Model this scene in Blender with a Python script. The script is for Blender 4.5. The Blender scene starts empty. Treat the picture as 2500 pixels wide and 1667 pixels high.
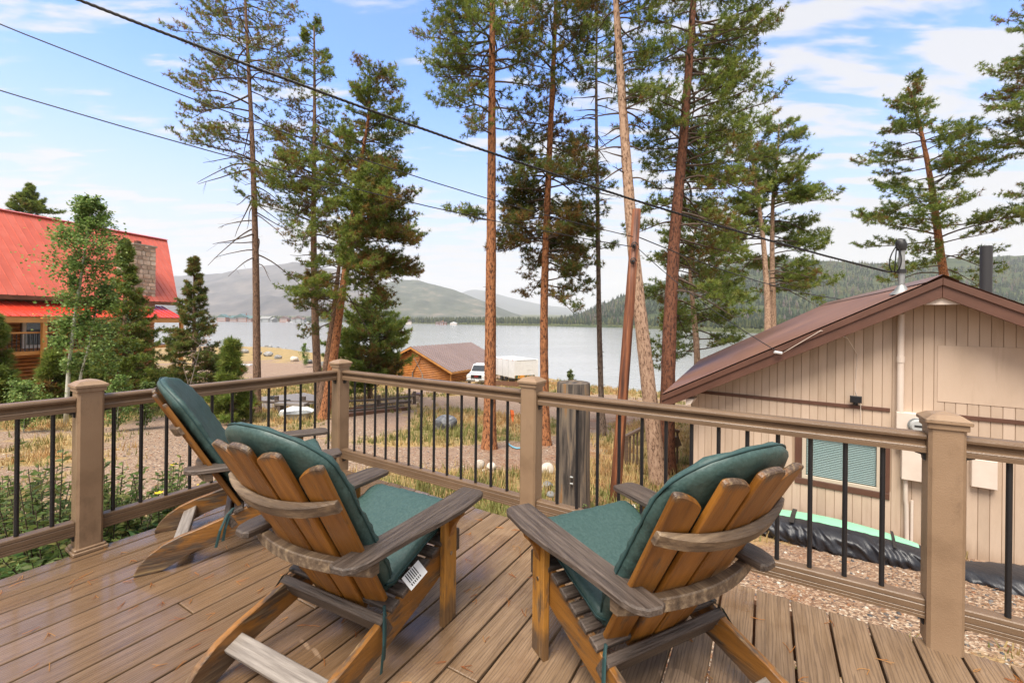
import bpy, math, random
import numpy as np
from mathutils import Vector, Matrix

# ------------------------------------------------------------------ camera, sky, sun, exposure
SC = bpy.context.scene
COL = SC.collection
CAM_H, FPX, CX, HOR, ROLL = 1.31, 1058.0, 1250.0, 784.3, 0.0106
cam_data = bpy.data.cameras.new("camera")
cam = bpy.data.objects.new("camera", cam_data)
COL.objects.link(cam)
cam.location = (0, 0, CAM_H)
cam.rotation_euler = (math.radians(90), -ROLL, 0)
cam_data.sensor_width = 36.0
cam_data.lens = FPX / 2500 * 36
cam_data.shift_y = -(833.5 - HOR) / 2500
cam_data.clip_start, cam_data.clip_end = 0.05, 30000
SC.camera = cam
SC.render.engine = 'CYCLES'
SC.cycles.use_denoising = True
SC.cycles.max_bounces = 8
SC.cycles.transparent_max_bounces = 8
SC.cycles.volume_bounces = 1
SC.cycles.sample_clamp_indirect = 6
SC.view_settings.view_transform = 'Standard'
SC.view_settings.look = 'None'
SC.view_settings.gamma = 1
SC.view_settings.use_curve_mapping = False
SC.view_settings.exposure = EXPOSURE = 1.66

def nd(nt, typ, ins=None, **props):
    n = nt.nodes.new(typ)
    for k, v in props.items():
        setattr(n, k, v)
    for k, v in (ins or {}).items():
        s = n.inputs[k]
        if isinstance(v, bpy.types.NodeSocket):
            nt.links.new(v, s)
        else:
            s.default_value = v
    return n
def mth(nt, op, a, b=0.0, c=0.0, clamp=False):
    n = nd(nt, 'ShaderNodeMath', {0: a, 1: b, 2: c}, operation=op)
    n.use_clamp = clamp
    return n.outputs[0]
def sstep(nt, x, a, b, lo=0.0, hi=1.0):
    n = nd(nt, 'ShaderNodeMapRange', {'Value': x, 'From Min': a, 'From Max': b, 'To Min': lo, 'To Max': hi}, interpolation_type='SMOOTHSTEP')
    return n.outputs[0]
def mixc(nt, f, a, b, blend='MIX'):
    n = nd(nt, 'ShaderNodeMix', {0: f, 6: a, 7: b}, data_type='RGBA', blend_type=blend)
    return n.outputs[2]
def ramp(nt, fac, stops):
    n = nd(nt, 'ShaderNodeValToRGB', {'Fac': fac})
    els = n.color_ramp.elements
    while len(els) < len(stops):
        els.new(0.5)
    for e, (p, c) in zip(els, stops):
        e.position = p
        e.color = (*c, 1) if len(c) == 3 else c
    return n.outputs[0]

SUN_EL, SUN_AZ = math.radians(60), math.radians(205)      # azimuth measured clockwise from +Y (away from the camera)
world = bpy.data.worlds.new("World")
SC.world = world
world.use_nodes = True
wt = world.node_tree
wt.nodes.clear()
sky = nd(wt, 'ShaderNodeTexSky', sky_type='NISHITA', sun_disc=False)
sky.sun_elevation = SUN_EL
sky.sun_rotation = SUN_AZ
sky.air_density, sky.dust_density, sky.ozone_density = 1.0, 0.6, 1.5
wco = nd(wt, 'ShaderNodeTexCoord').outputs['Generated']
sx, sy, sz = nd(wt, 'ShaderNodeSeparateXYZ', {0: wco}).outputs
den = mth(wt, 'ADD', mth(wt, 'MAXIMUM', sz, 0.0), 0.12)
px_, py_ = mth(wt, 'DIVIDE', sx, den), mth(wt, 'DIVIDE', sy, den)
# streaks run from lower left to upper right of the view on the right half
pl = nd(wt, 'ShaderNodeCombineXYZ', {0: px_, 1: py_, 2: 0.0}).outputs[0]
plr = nd(wt, 'ShaderNodeMapping', {'Vector': pl, 'Rotation': (0, 0, math.radians(-28)), 'Scale': (0.6, 1.9, 1)}).outputs[0]
n1 = nd(wt, 'ShaderNodeTexNoise', {'Vector': plr, 'Scale': 4.0, 'Detail': 9.0, 'Roughness': 0.52, 'Distortion': 0.3}).outputs[0]
n2 = nd(wt, 'ShaderNodeTexNoise', {'Vector': pl, 'Scale': 0.7, 'Detail': 3.0, 'Roughness': 0.5}).outputs[0]
cover = mth(wt, 'ADD', sstep(wt, sx, -0.10, 0.42, -0.03, 0.085), mth(wt, 'MULTIPLY', mth(wt, 'SUBTRACT', n2, 0.5), 0.5))
cover = mth(wt, 'ADD', cover, sstep(wt, sz, 0.10, 0.34, 0.16, 0.0))
cover = mth(wt, 'ADD', cover, mth(wt, 'ADD', sstep(wt, sy, 0.62, -0.2, 0.0, 0.42), sstep(wt, sz, 0.58, 0.80, 0.0, 0.2)))  # extra cloud added overhead and behind the camera, unseen, to make ambient light less blue
cl = sstep(wt, mth(wt, 'ADD', n1, cover), 0.50, 0.645)
cl = mth(wt, 'MULTIPLY', cl, 0.90)
skyc = nd(wt, 'ShaderNodeMix', {0: 1.0, 6: sky.outputs[0], 7: (0.53, 0.79, 1.17, 1)}, data_type='RGBA', blend_type='MULTIPLY').outputs[2]
lowband = sstep(wt, sz, 0.02, 0.50, 1.0, 0.0)
c1 = mixc(wt, lowband, skyc, (2.16, 2.15, 2.16, 1))
c2 = mixc(wt, cl, c1, (2.44, 2.40, 2.36, 1))
bg = nd(wt, 'ShaderNodeBackground', {'Color': c2, 'Strength': 0.115})
wo = nd(wt, 'ShaderNodeOutputWorld', {'Surface': bg.outputs[0]})
sun_d = bpy.data.lights.new("sun", 'SUN')
sun_d.energy, sun_d.angle, sun_d.color = 2.2, math.radians(32), (1.0, 0.92, 0.81)
sun = bpy.data.objects.new("sun", sun_d)
COL.objects.link(sun)
sdir = Vector((math.sin(SUN_AZ) * math.cos(SUN_EL), math.cos(SUN_AZ) * math.cos(SUN_EL), math.sin(SUN_EL)))
sun.rotation_euler = (-sdir).to_track_quat('-Z', 'Y').to_euler()

# ------------------------------------------------------------------ helpers
K = 2500 / 2352
def ray(u, w):
    c, s = math.cos(ROLL), math.sin(ROLL)
    u2 = CX + (u - CX) * c + (w - 833.5) * s
    w2 = 833.5 - (u - CX) * s + (w - 833.5) * c
    return (u2 - CX) / FPX, (w2 - HOR) / FPX
def at(u, w, y):                       # point at depth y on the line of sight of photo position (u, w)
    a, b = ray(u, w)
    return Vector((a * y, y, CAM_H - b * y))
def atd(u, w, y):
    return at(u * K, w * K, y)
rng = np.random.default_rng(7)
random.seed(7)
def smooth(a, b, x):
    t = np.clip((x - a) / (b - a), 0, 1)
    return t * t * (3 - 2 * t)
SHX = np.array([-900, -300, -130, -54, -25, 0, 6, 10, 14, 40, 100, 300, 900.])
SHY = np.array([420, 280, 195, 108, 78, 59, 49, 36, 31, 34, 60, 90, 160.])
def _vn(x, y, seed=0):                 # cheap smooth value noise
    xi, yi = np.floor(x), np.floor(y)
    fx, fy = x - xi, y - yi
    h = lambda a, b: np.modf(np.abs(np.sin(a * 127.1 + b * 311.7 + seed * 17.3) * 43758.5453))[0]
    fx, fy = fx * fx * (3 - 2 * fx), fy * fy * (3 - 2 * fy)
    return (h(xi, yi) * (1 - fx) + h(xi + 1, yi) * fx) * (1 - fy) + (h(xi, yi + 1) * (1 - fx) + h(xi + 1, yi + 1) * fx) * fy
def fbm(x, y, seed=0, o=4):
    r, a, f = 0, 0.5, 1.0
    for i in range(o):
        r = r + a * _vn(x * f, y * f, seed + i)
        a, f = a * .5, f * 2.03
    return r
LAKE = -6.7
FU = np.array([-2.5, -1.2, -.7, -.3, -.12, 0, .2, .32, .45, .6, .8, 1.1, 2.5])
FD = np.array([1900, 1600, 1400, 1150, 900, 830, 730, 560, 420, 350, 310, 280, 250.])
def G(x, y):                           # ground height
    x, y = np.asarray(x, float), np.asarray(y, float)
    yy = np.maximum(y, -3)
    z = np.where(yy < 45, -0.72 - 0.1 * yy, -5.22 - (yy - 45) * 0.019)
    z = z - 0.32 * smooth(.5, 3., x) * (1 - smooth(7.5, 13, y))
    z = z + (fbm(x * .35, y * .35, 3, 3) - .44) * .22 * smooth(5, 14, y)
    d = y - np.interp(x, SHX, SHY)
    z = z * (1 - smooth(-1, 7, d)) + (LAKE - 1.2) * smooth(-1, 7, d)
    u = x / np.maximum(y, 1)
    fd = np.interp(u, FU, FD)
    e = y - fd
    land = LAKE - 1.2 + 2.4 * smooth(-6, 12, e) + np.maximum(e, 0) * .02
    return np.where(e > -6, np.maximum(z, land), z)
def g(x, y):
    return float(G(x, y))
def gat(u, w, ymax=200):               # where the line of sight of a photo position meets the ground
    a, b = ray(u, w)
    y = 2.0
    while y < ymax:
        if CAM_H - b * y < g(a * y, y):
            break
        y *= 1.004
    return Vector((a * y, y, g(a * y, y)))
def gatd(u, w):
    return gat(u * K, w * K)

def tag(o, label=None, cat=None, group=None, kind=None):
    if label: o['label'] = label
    if cat: o['category'] = cat
    if group: o['group'] = group
    if kind: o['kind'] = kind
    return o
def empty(name, loc=(0, 0, 0), rz=0.0, label=None, cat=None, group=None, kind=None):
    o = bpy.data.objects.new(name, None)
    o.empty_display_size = .2
    COL.objects.link(o)
    o.location = loc
    o.rotation_euler = (0, 0, rz)
    return tag(o, label, cat, group, kind)
def copy_tree(o, parent=None):
    c = o.copy()
    COL.objects.link(c)
    if parent is not None:
        c.parent = parent
    for ch in list(o.children):
        copy_tree(ch, c)
    return c

class MB:
    """collects shapes, then links them as one mesh object"""
    def __init__(self):
        self.v, self.f, self.gc = [], [], []
    def add(self, vs, fs, xf=None, gl=None, off=None):
        n = len(self.v)
        off = off if off is not None else (random.uniform(0, 40), random.uniform(0, 40), random.uniform(0, 40))
        gl = gl if gl is not None else vs
        for a, b in zip(vs, gl):
            p = xf @ Vector(a) if xf is not None else Vector(a)
            self.v.append(p[:])
            self.gc.append((b[0] + off[0], b[1] + off[1], b[2] + off[2]))
        self.f += [tuple(i + n for i in q) for q in fs]
        return self
    def prism(self, out, z0, z1, xf=None, bev=0.0, bot=True, off=None):
        n = len(out)
        area = sum(out[i][0] * out[(i + 1) % n][1] - out[(i + 1) % n][0] * out[i][1] for i in range(n))
        if area < 0:
            out = out[::-1]
        def inset(d):
            r = []
            for i in range(n):
                p, q, s = Vector(out[i - 1]), Vector(out[i]), Vector(out[(i + 1) % n])
                e1, e2 = (q - p), (s - q)
                if e1.length < 1e-9 or e2.length < 1e-9:
                    r.append(q[:]); continue
                e1.normalize(); e2.normalize()
                n1, n2 = Vector((-e1.y, e1.x)), Vector((-e2.y, e2.x))
                m = n1 + n2
                k = m.length_squared
                m = m * (2 / k) if k > .3 else n1
                r.append((q + m * d)[:])
            return r
        rings = []
        if bev > 0:
            ins = inset(bev)
            if bot: rings.append((ins, z0)); rings.append((out, z0 + bev))
            else: rings.append((out, z0))
            rings.append((out, z1 - bev)); rings.append((ins, z1))
        else:
            rings = [(out, z0), (out, z1)]
        vs = [(p[0], p[1], z) for r, z in rings for p in r]
        fs = []
        for k in range(len(rings) - 1):
            for i in range(n):
                j = (i + 1) % n
                fs.append((k * n + i, k * n + j, (k + 1) * n + j, (k + 1) * n + i))
        fs.append(tuple(range(n))[::-1])
        fs.append(tuple((len(rings) - 1) * n + i for i in range(n)))
        return self.add(vs, fs, xf, off=off)
    def box(self, size, xf=None, bev=0.0, c=(0, 0, 0), off=None):
        x, y, z = size[0] / 2, size[1] / 2, size[2] / 2
        o = [(c[0] - x, c[1] - y), (c[0] + x, c[1] - y), (c[0] + x, c[1] + y), (c[0] - x, c[1] + y)]
        return self.prism(o, c[2] - z, c[2] + z, xf, bev, off=off)
    def tube(self, pts, rad, n=8, caps=True, jit=0.0):
        pts = [Vector(p) for p in pts]
        if not hasattr(rad, '__len__'): rad = [rad] * len(pts)
        vs, gl, L = [], [], 0
        t0 = (pts[1] - pts[0]).normalized()
        a = t0.orthogonal().normalized()
        for i, p in enumerate(pts):
            t = (pts[min(i + 1, len(pts) - 1)] - pts[max(i - 1, 0)]).normalized()
            a = (a - t * a.dot(t)).normalized()
            b = t.cross(a)
            if i: L += (p - pts[i - 1]).length
            for k in range(n):
                q = 2 * math.pi * k / n
                r = rad[i] * (1 + (random.uniform(-jit, jit) if jit else 0))
                vs.append((p + (a * math.cos(q) + b * math.sin(q)) * r)[:])
                gl.append((L, math.cos(q) * rad[i], math.sin(q) * rad[i]))
        fs = []
        for i in range(len(pts) - 1):
            for k in range(n):
                l = (k + 1) % n
                fs.append((i * n + k, i * n + l, (i + 1) * n + l, (i + 1) * n + k))
        if caps:
            fs.append(tuple(range(n))[::-1]); fs.append(tuple((len(pts) - 1) * n + k for k in range(n)))
        return self.add(vs, fs, gl=gl)
    def loft(self, rings, caps=True, closed=True):
        n = len(rings[0]); vs = [p for r in rings for p in r]; fs = []
        m = n if closed else n - 1
        for i in range(len(rings) - 1):
            for k in range(m):
                l = (k + 1) % n
                fs.append((i * n + k, i * n + l, (i + 1) * n + l, (i + 1) * n + k))
        if caps and closed:
            fs.append(tuple(range(n))[::-1]); fs.append(tuple((len(rings) - 1) * n + k for k in range(n)))
        return self.add(vs, fs)
    def build(self, name, m, parent=None, smooth=False, label=None, mats=None):
        me = bpy.data.meshes.new(name)
        me.from_pydata(self.v, [], self.f)
        at_ = me.attributes.new('gc', 'FLOAT_VECTOR', 'POINT')
        at_.data.foreach_set('vector', np.array(self.gc, np.float32).ravel())
        if smooth:
            me.polygons.foreach_set('use_smooth', [True] * len(me.polygons))
            if smooth == 'auto':
                try: me.set_sharp_from_angle(angle=math.radians(38))
                except Exception: pass
        me.materials.append(m)
        me.update()
        o = bpy.data.objects.new(name, me)
        COL.objects.link(o)
        if parent is not None: o.parent = parent
        if label: o['label'] = label
        return o
def fast_mesh(name, V, T, m, parent=None, tint=None, smooth=False):
    """triangles from numpy arrays; tint: colour per vertex"""
    V = np.asarray(V, np.float32); T = np.asarray(T, np.int32)
    me = bpy.data.meshes.new(name)
    me.vertices.add(len(V)); me.vertices.foreach_set('co', V.ravel())
    me.loops.add(T.size); me.loops.foreach_set('vertex_index', T.ravel())
    k = T.shape[1]
    me.polygons.add(len(T))
    me.polygons.foreach_set('loop_start', np.arange(0, T.size, k, dtype=np.int32))
    if smooth: me.polygons.foreach_set('use_smooth', np.ones(len(T), bool))
    if tint is not None:
        a = me.attributes.new('tint', 'FLOAT_COLOR', 'POINT')
        c = np.ones((len(V), 4), np.float32); c[:, :3] = tint
        a.data.foreach_set('color', c.ravel())
    me.materials.append(m)
    me.update(calc_edges=True)
    o = bpy.data.objects.new(name, me)
    COL.objects.link(o)
    if parent is not None: o.parent = parent
    return o
def basis(x, y, z, o=(0, 0, 0)):
    m = Matrix.Identity(4)
    for i, c in enumerate((x, y, z, o)):
        m[0][i], m[1][i], m[2][i] = c[0], c[1], c[2]
    return m
def arc(cx, cy, r, a0, a1, n):
    return [(cx + r * math.cos(math.radians(a0 + (a1 - a0) * i / n)), cy + r * math.sin(math.radians(a0 + (a1 - a0) * i / n))) for i in range(n + 1)]

# ------------------------------------------------------------------ materials
def mat(name, stops, scale=4., stretch=(1, 1, 1), coord='Object', rough=.6, rough2=None, bump=0., bscale=None, bstretch=None, metal=0., rand=0., detail=7., spec=.5, distort=0., post=None, nrough=.6, contrast=(.3, .7)):
    m = bpy.data.materials.new(name)
    m.use_nodes = True
    t = m.node_tree
    t.nodes.clear()
    if coord == 'gc': co = nd(t, 'ShaderNodeAttribute', attribute_name='gc').outputs['Vector']
    elif coord == 'pos': co = nd(t, 'ShaderNodeNewGeometry').outputs['Position']
    else: co = nd(t, 'ShaderNodeTexCoord').outputs['Object']
    info = nd(t, 'ShaderNodeObjectInfo').outputs['Random']
    if rand and coord == 'Object':
        co = nd(t, 'ShaderNodeVectorMath', {0: co, 1: nd(t, 'ShaderNodeCombineXYZ', {0: mth(t, 'MULTIPLY', info, 31.), 1: mth(t, 'MULTIPLY', info, 17.)}).outputs[0]}, operation='ADD').outputs[0]
    mp = nd(t, 'ShaderNodeMapping', {'Vector': co, 'Scale': stretch}).outputs[0]
    ns = nd(t, 'ShaderNodeTexNoise', {'Vector': mp, 'Scale': scale, 'Detail': detail, 'Roughness': nrough, 'Distortion': distort}).outputs[0]
    f = nd(t, 'ShaderNodeMapRange', {'Value': ns, 'From Min': contrast[0], 'From Max': contrast[1]}).outputs[0]
    c = ramp(t, f, stops) if len(stops) > 1 else nd(t, 'ShaderNodeRGB').outputs[0]
    if len(stops) == 1: c.default_value = (*stops[0][1], 1)
    if rand:
        v = nd(t, 'ShaderNodeMapRange', {'Value': info, 'To Min': 1 - rand, 'To Max': 1 + rand}).outputs[0]
        c = nd(t, 'ShaderNodeHueSaturation', {'Color': c, 'Value': v}).outputs[0]
    p = nd(t, 'ShaderNodeBsdfPrincipled', {'Base Color': c, 'Roughness': rough, 'Metallic': metal, 'Specular IOR Level': spec})
    if rough2 is not None:
        t.links.new(nd(t, 'ShaderNodeMapRange', {'Value': f, 'To Min': rough, 'To Max': rough2}).outputs[0], p.inputs['Roughness'])
    if bump:
        mb = nd(t, 'ShaderNodeMapping', {'Vector': co, 'Scale': bstretch or stretch}).outputs[0]
        nb = nd(t, 'ShaderNodeTexNoise', {'Vector': mb, 'Scale': bscale or scale * 2, 'Detail': 5., 'Roughness': .6}).outputs[0]
        b = nd(t, 'ShaderNodeBump', {'Height': nb, 'Strength': min(1., bump), 'Distance': .01 * max(1, bump)})
        t.links.new(b.outputs[0], p.inputs['Normal'])
    nd(t, 'ShaderNodeOutputMaterial', {'Surface': p.outputs[0]})
    if post: post(t, p, co, f, c)
    return m
def foliage_mat(name, trans=.35, rough=.55, var=.25):
    m = bpy.data.materials.new(name)
    m.use_nodes = True
    t = m.node_tree
    t.nodes.clear()
    c = nd(t, 'ShaderNodeAttribute', attribute_name='tint').outputs['Color']
    pos = nd(t, 'ShaderNodeNewGeometry').outputs['Position']
    ns = nd(t, 'ShaderNodeTexNoise', {'Vector': pos, 'Scale': 1.7, 'Detail': 4.}).outputs[0]
    c = nd(t, 'ShaderNodeHueSaturation', {'Color': c, 'Value': nd(t, 'ShaderNodeMapRange', {'Value': ns, 'From Min': .3, 'From Max': .7, 'To Min': 1 - var, 'To Max': 1 + var}).outputs[0]}).outputs[0]
    p = nd(t, 'ShaderNodeBsdfPrincipled', {'Base Color': c, 'Roughness': rough, 'Specular IOR Level': .3})
    tr = nd(t, 'ShaderNodeBsdfTranslucent', {'Color': c})
    mx = nd(t, 'ShaderNodeMixShader', {0: trans, 1: p.outputs[0], 2: tr.outputs[0]})
    nd(t, 'ShaderNodeOutputMaterial', {'Surface': mx.outputs[0]})
    return m
# ------------------------------------------------------------------ material library
def deck_post(t, p, co, f, c):
    pos = nd(t, 'ShaderNodeNewGeometry').outputs['Position']
    nz = nd(t, 'ShaderNodeTexNoise', {'Vector': pos, 'Scale': 1.5, 'Detail': 5., 'Roughness': .62}).outputs[0]
    px = nd(t, 'ShaderNodeSeparateXYZ', {0: pos}).outputs[0]
    wet = sstep(t, mth(t, 'ADD', nz, sstep(t, px, -2.4, 1.0, .22, -.10)), .42, .56)
    dry = sstep(t, nd(t, 'ShaderNodeTexNoise', {'Vector': pos, 'Scale': 2.1, 'Detail': 4., 'Roughness': .5, 'Distortion': .6}).outputs[0], .655, .668)
    c2 = mixc(t, wet, c, mixc(t, .85, c, (.76, .70, .64, 1), 'MULTIPLY'))
    c2 = mixc(t, mth(t, 'MULTIPLY', dry, .65), c2, (.36, .245, .16, 1))
    g = nd(t, 'ShaderNodeTexWave', {'Vector': nd(t, 'ShaderNodeMapping', {'Vector': co, 'Scale': (1.1, 16., 16.)}).outputs[0], 'Scale': 1.5, 'Distortion': 9.0, 'Detail': 3.0, 'Detail Scale': 1.4, 'Detail Roughness': .6}, wave_type='BANDS', bands_direction='Y').outputs['Fac']
    line = sstep(t, g, .72, .97)
    c2 = mixc(t, mth(t, 'MULTIPLY', line, .42), c2, (.06, .038, .026, 1))
    zz = nd(t, 'ShaderNodeSeparateXYZ', {0: pos}).outputs[1]
    t.links.new(c2, p.inputs['Base Color'])
    r = mth(t, 'ADD', sstep(t, wet, 0., 1., .52, .20), mth(t, 'MULTIPLY', dry, .3))
    t.links.new(mth(t, 'ADD', r, mth(t, 'MULTIPLY', line, .12)), p.inputs['Roughness'])
    t.links.new(mth(t, 'MULTIPLY', mth(t, 'MULTIPLY', wet, .55), mth(t, 'SUBTRACT', 1.0, dry)), p.inputs['Coat Weight'])
    p.inputs['Coat Roughness'].default_value = .14
    nb = p.inputs['Normal'].links[0].from_node
    t.links.new(nd(t, 'ShaderNodeMath', {0: nb.inputs['Height'].links[0].from_socket, 1: mth(t, 'MULTIPLY', line, -.9)}, operation='ADD').outputs[0], nb.inputs['Height'])
MDECK = mat('wet composite decking', [(0, (.155, .096, .052)), (.5, (.22, .142, .082)), (1, (.275, .184, .112))], scale=3, stretch=(1.2, 14, 14), coord='gc', bump=.32, bscale=5, bstretch=(1.5, 40, 40), post=deck_post, rand=.13)
def siding_post(t, p, co, f, c):
    z = nd(t, 'ShaderNodeSeparateXYZ', {0: co}).outputs[2]
    st = nd(t, 'ShaderNodeTexNoise', {'Vector': nd(t, 'ShaderNodeMapping', {'Vector': nd(t, 'ShaderNodeNewGeometry').outputs['Position'], 'Scale': (9, 9, .7)}).outputs[0], 'Scale': 1.0, 'Detail': 6., 'Roughness': .65}).outputs[0]
    zz = nd(t, 'ShaderNodeSeparateXYZ', {0: nd(t, 'ShaderNodeNewGeometry').outputs['Position']}).outputs[2]
    c2 = mixc(t, sstep(t, st, .54, .74, 0., .30), c, (.30, .20, .13, 1))
    c2 = mixc(t, sstep(t, mth(t, 'ADD', zz, mth(t, 'MULTIPLY', st, .5)), -1.38, -1.10, .55, 0.), c2, (.24, .16, .105, 1))
    t.links.new(c2, p.inputs['Base Color'])
def post_post(t, p, co, f, c):
    pos = nd(t, 'ShaderNodeNewGeometry').outputs['Position']
    n_ = nd(t, 'ShaderNodeTexNoise', {'Vector': nd(t, 'ShaderNodeMapping', {'Vector': pos, 'Scale': (7, 7, 3)}).outputs[0], 'Scale': 1.0, 'Detail': 7., 'Roughness': .68}).outputs[0]
    t.links.new(mixc(t, sstep(t, n_, .52, .68, 0., .55), c, (.13, .078, .045, 1)), p.inputs['Base Color'])
MPOST = mat('tan composite', [(0, (.205, .130, .076)), (.4, (.265, .172, .103)), (1, (.30, .199, .122))], scale=3.5, coord='Object', rough=.42, bump=.22, bscale=220, detail=4, post=post_post)
MRAIL = mat('brown composite', [(0, (.125, .077, .044)), (1, (.185, .117, .069))], scale=3, stretch=(1, 1, 1), coord='Object', rough=.38, bump=.2, bscale=160, post=post_post)
MBLACK = mat('black powder coat', [(0, (.012, .012, .014))], rough=.38)
MBRACK = mat('black plastic', [(0, (.02, .02, .022))], rough=.5)
def chair_post(dark_tip):
    def f_(t, p, co, f, c):
        gx = nd(t, 'ShaderNodeSeparateXYZ', {0: co}).outputs
        pos = nd(t, 'ShaderNodeTexCoord').outputs['Object']
        nz = nd(t, 'ShaderNodeTexNoise', {'Vector': nd(t, 'ShaderNodeMapping', {'Vector': co, 'Scale': (2.5, 9, 9)}).outputs[0], 'Scale': 2.2, 'Detail': 6., 'Roughness': .65}).outputs[0]
        wear = sstep(t, nz, .50 - dark_tip, .66 - dark_tip)
        wear = mth(t, 'MINIMUM', mth(t, 'ADD', wear, sstep(t, mth(t, 'ADD', nd(t, 'ShaderNodeSeparateXYZ', {0: pos}).outputs[2], mth(t, 'MULTIPLY', nz, .22)), .17, .25, .8, 0.)), 1.0)
        tipw = mth(t, 'MULTIPLY', sstep(t, mth(t, 'ADD', gx[0], mth(t, 'MULTIPLY', mth(t, 'SUBTRACT', nz, .5), .12)), -.040, -.012), mth(t, 'LESS_THAN', gx[0], .2))
        wear = mth(t, 'MAXIMUM', wear, tipw)
        c2 = mixc(t, mth(t, 'MULTIPLY', wear, .92), c, ramp(t, nd(t, 'ShaderNodeTexNoise', {'Vector': nd(t, 'ShaderNodeMapping', {'Vector': co, 'Scale': (3, 60, 60)}).outputs[0], 'Scale': 1.5, 'Detail': 4.}).outputs[0], [(.3, (.03, .021, .016)), (.55, (.085, .06, .043)), (.78, (.32, .235, .12))]))
        t.links.new(c2, p.inputs['Base Color'])
    return f_
HONEY = [(0, (.15, .055, .008)), (.5, (.25, .098, .014)), (1, (.36, .150, .024))]
MHONEY = mat('honey stained wood', HONEY, scale=2., stretch=(1.2, 12, 12), coord='gc', rough=.42, bump=.22, bscale=4, bstretch=(2, 50, 50), rand=.12, post=chair_post(-.07))
MLEG = mat('honey wood with peeling stain', [(0, (.25, .10, .014)), (1, (.50, .235, .042))], scale=2., stretch=(1.2, 12, 12), coord='gc', rough=.5, bump=.3, bscale=4, bstretch=(2, 50, 50), rand=.1, post=chair_post(-.01))
MSTRING = mat('worn side rail wood', [(0, (.13, .052, .009)), (1, (.31, .130, .022))], scale=2., stretch=(1.2, 12, 12), coord='gc', rough=.42, bump=.3, bscale=4, bstretch=(2, 50, 50), rand=.12, post=chair_post(.03))
MGREYW = mat('weathered dark grey wood', [(0, (.030, .021, .016)), (.5, (.074, .054, .042)), (1, (.135, .102, .08))], scale=3., stretch=(1.5, 30, 30), coord='gc', rough=.42, rough2=.6, bump=.5, bscale=4, bstretch=(2, 55, 55), rand=.1)
MBRACE = mat('weathered brown brace wood', [(0, (.05, .033, .022)), (.45, (.13, .088, .056)), (.8, (.25, .18, .115)), (1, (.34, .25, .15))], scale=4., stretch=(1., 9, 9), coord='gc', rough=.5, bump=.4, bscale=4, bstretch=(2, 50, 50), rand=.15)
MPALEW = mat('bleached grey board', [(0, (.13, .108, .092)), (1, (.31, .272, .238))], scale=3., stretch=(1.5, 30, 30), coord='gc', rough=.5, bump=.4, bscale=4, bstretch=(2, 55, 55))
MSCREW = mat('steel screw', [(0, (.5, .47, .42))], rough=.3, metal=1)
MCUSH = mat('dark green outdoor fabric', [(0, (.022, .050, .046)), (.5, (.036, .075, .068)), (1, (.052, .098, .090))], scale=110, coord='Object', rough=.42, rough2=.58, bump=.6, bscale=15, detail=6, contrast=(.25, .75))
MPIPE = mat('darker green piping', [(0, (.012, .045, .045))], rough=.6)
MTAG = mat('white fabric label', [(0, (.75, .75, .74))], rough=.8)
MINK = mat('black print', [(0, (.02, .02, .02))], rough=.8)
MSIDING = mat('beige painted siding', [(0, (.43, .32, .232)), (.5, (.52, .395, .295)), (1, (.56, .43, .33))], scale=1.6, stretch=(1, 1, .35), coord='Object', rough=.62, bump=.22, bscale=9, bstretch=(9, 9, .8), rand=.045, post=siding_post)
MGROOVE = mat('beige backing board', [(0, (.36, .25, .17))], rough=.85)
MTRIM = mat('brown painted trim', [(0, (.085, .036, .022)), (1, (.125, .055, .035))], scale=3, stretch=(1, 1, 1), rough=.5, bump=.25, bscale=18)
MBROOF = mat('brown metal roofing', [(0, (.14, .072, .050)), (1, (.20, .108, .078))], scale=1.2, stretch=(1, 1, 1), rough=.34, rough2=.5, rand=.06)
MGALV = mat('galvanised steel', [(0, (.25, .26, .26)), (1, (.40, .41, .41))], scale=14, rough=.5, metal=.6)
MFLUE = mat('matt black flue', [(0, (.03, .03, .033))], rough=.5)
MCREAM = mat('cream painted metal', [(0, (.60, .50, .42)), (1, (.68, .58, .50))], scale=4, rough=.5)
MGLASS = mat('dark window glass', [(0, (.03, .035, .04))], rough=.06, spec=.8)
MMETER = mat('meter glass', [(0, (.42, .43, .42))], rough=.1)
MPANE = bpy.data.materials.new('window pane'); MPANE.use_nodes = True
t_ = MPANE.node_tree; t_.nodes.clear()
lw = mth(t_, 'MULTIPLY', nd(t_, 'ShaderNodeFresnel', {'IOR': 1.5}).outputs[0], mth(t_, 'SUBTRACT', 1.0, nd(t_, 'ShaderNodeNewGeometry').outputs['Backfacing']))
nd(t_, 'ShaderNodeOutputMaterial', {'Surface': nd(t_, 'ShaderNodeMixShader', {0: lw, 1: nd(t_, 'ShaderNodeBsdfTransparent', {'Color': (.86, .92, .92, 1)}).outputs[0], 2: nd(t_, 'ShaderNodeBsdfGlossy', {'Roughness': .03}).outputs[0]}).outputs[0]})
MBLIND = mat('grey green blind', [(0, (.43, .455, .445))], rough=.5)
MVINYL = mat('almond vinyl frame', [(0, (.50, .42, .33))], rough=.4)
MWHITE = mat('white paint', [(0, (.60, .60, .60)), (1, (.70, .70, .69))], scale=3, rough=.4)
MMINT = mat('mint foam', [(0, (.22, .52, .33)), (1, (.26, .60, .39))], scale=5, rough=.6)
MCOVER = mat('black cover fabric', [(0, (.012, .013, .017)), (1, (.022, .024, .032))], scale=6, rough=.33, rough2=.5, bump=.9, bscale=5, bstretch=(6, 1.5, 2))
MREDR = mat('red metal roof', [(0, (.44, .085, .050)), (.5, (.51, .102, .062)), (1, (.56, .135, .09))], scale=.8, rough=.36, rand=.03)
MREDR2 = mat('bright red metal roof', [(0, (.54, .04, .020)), (1, (.62, .06, .030))], scale=.6, rough=.25, rand=.03)
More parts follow.
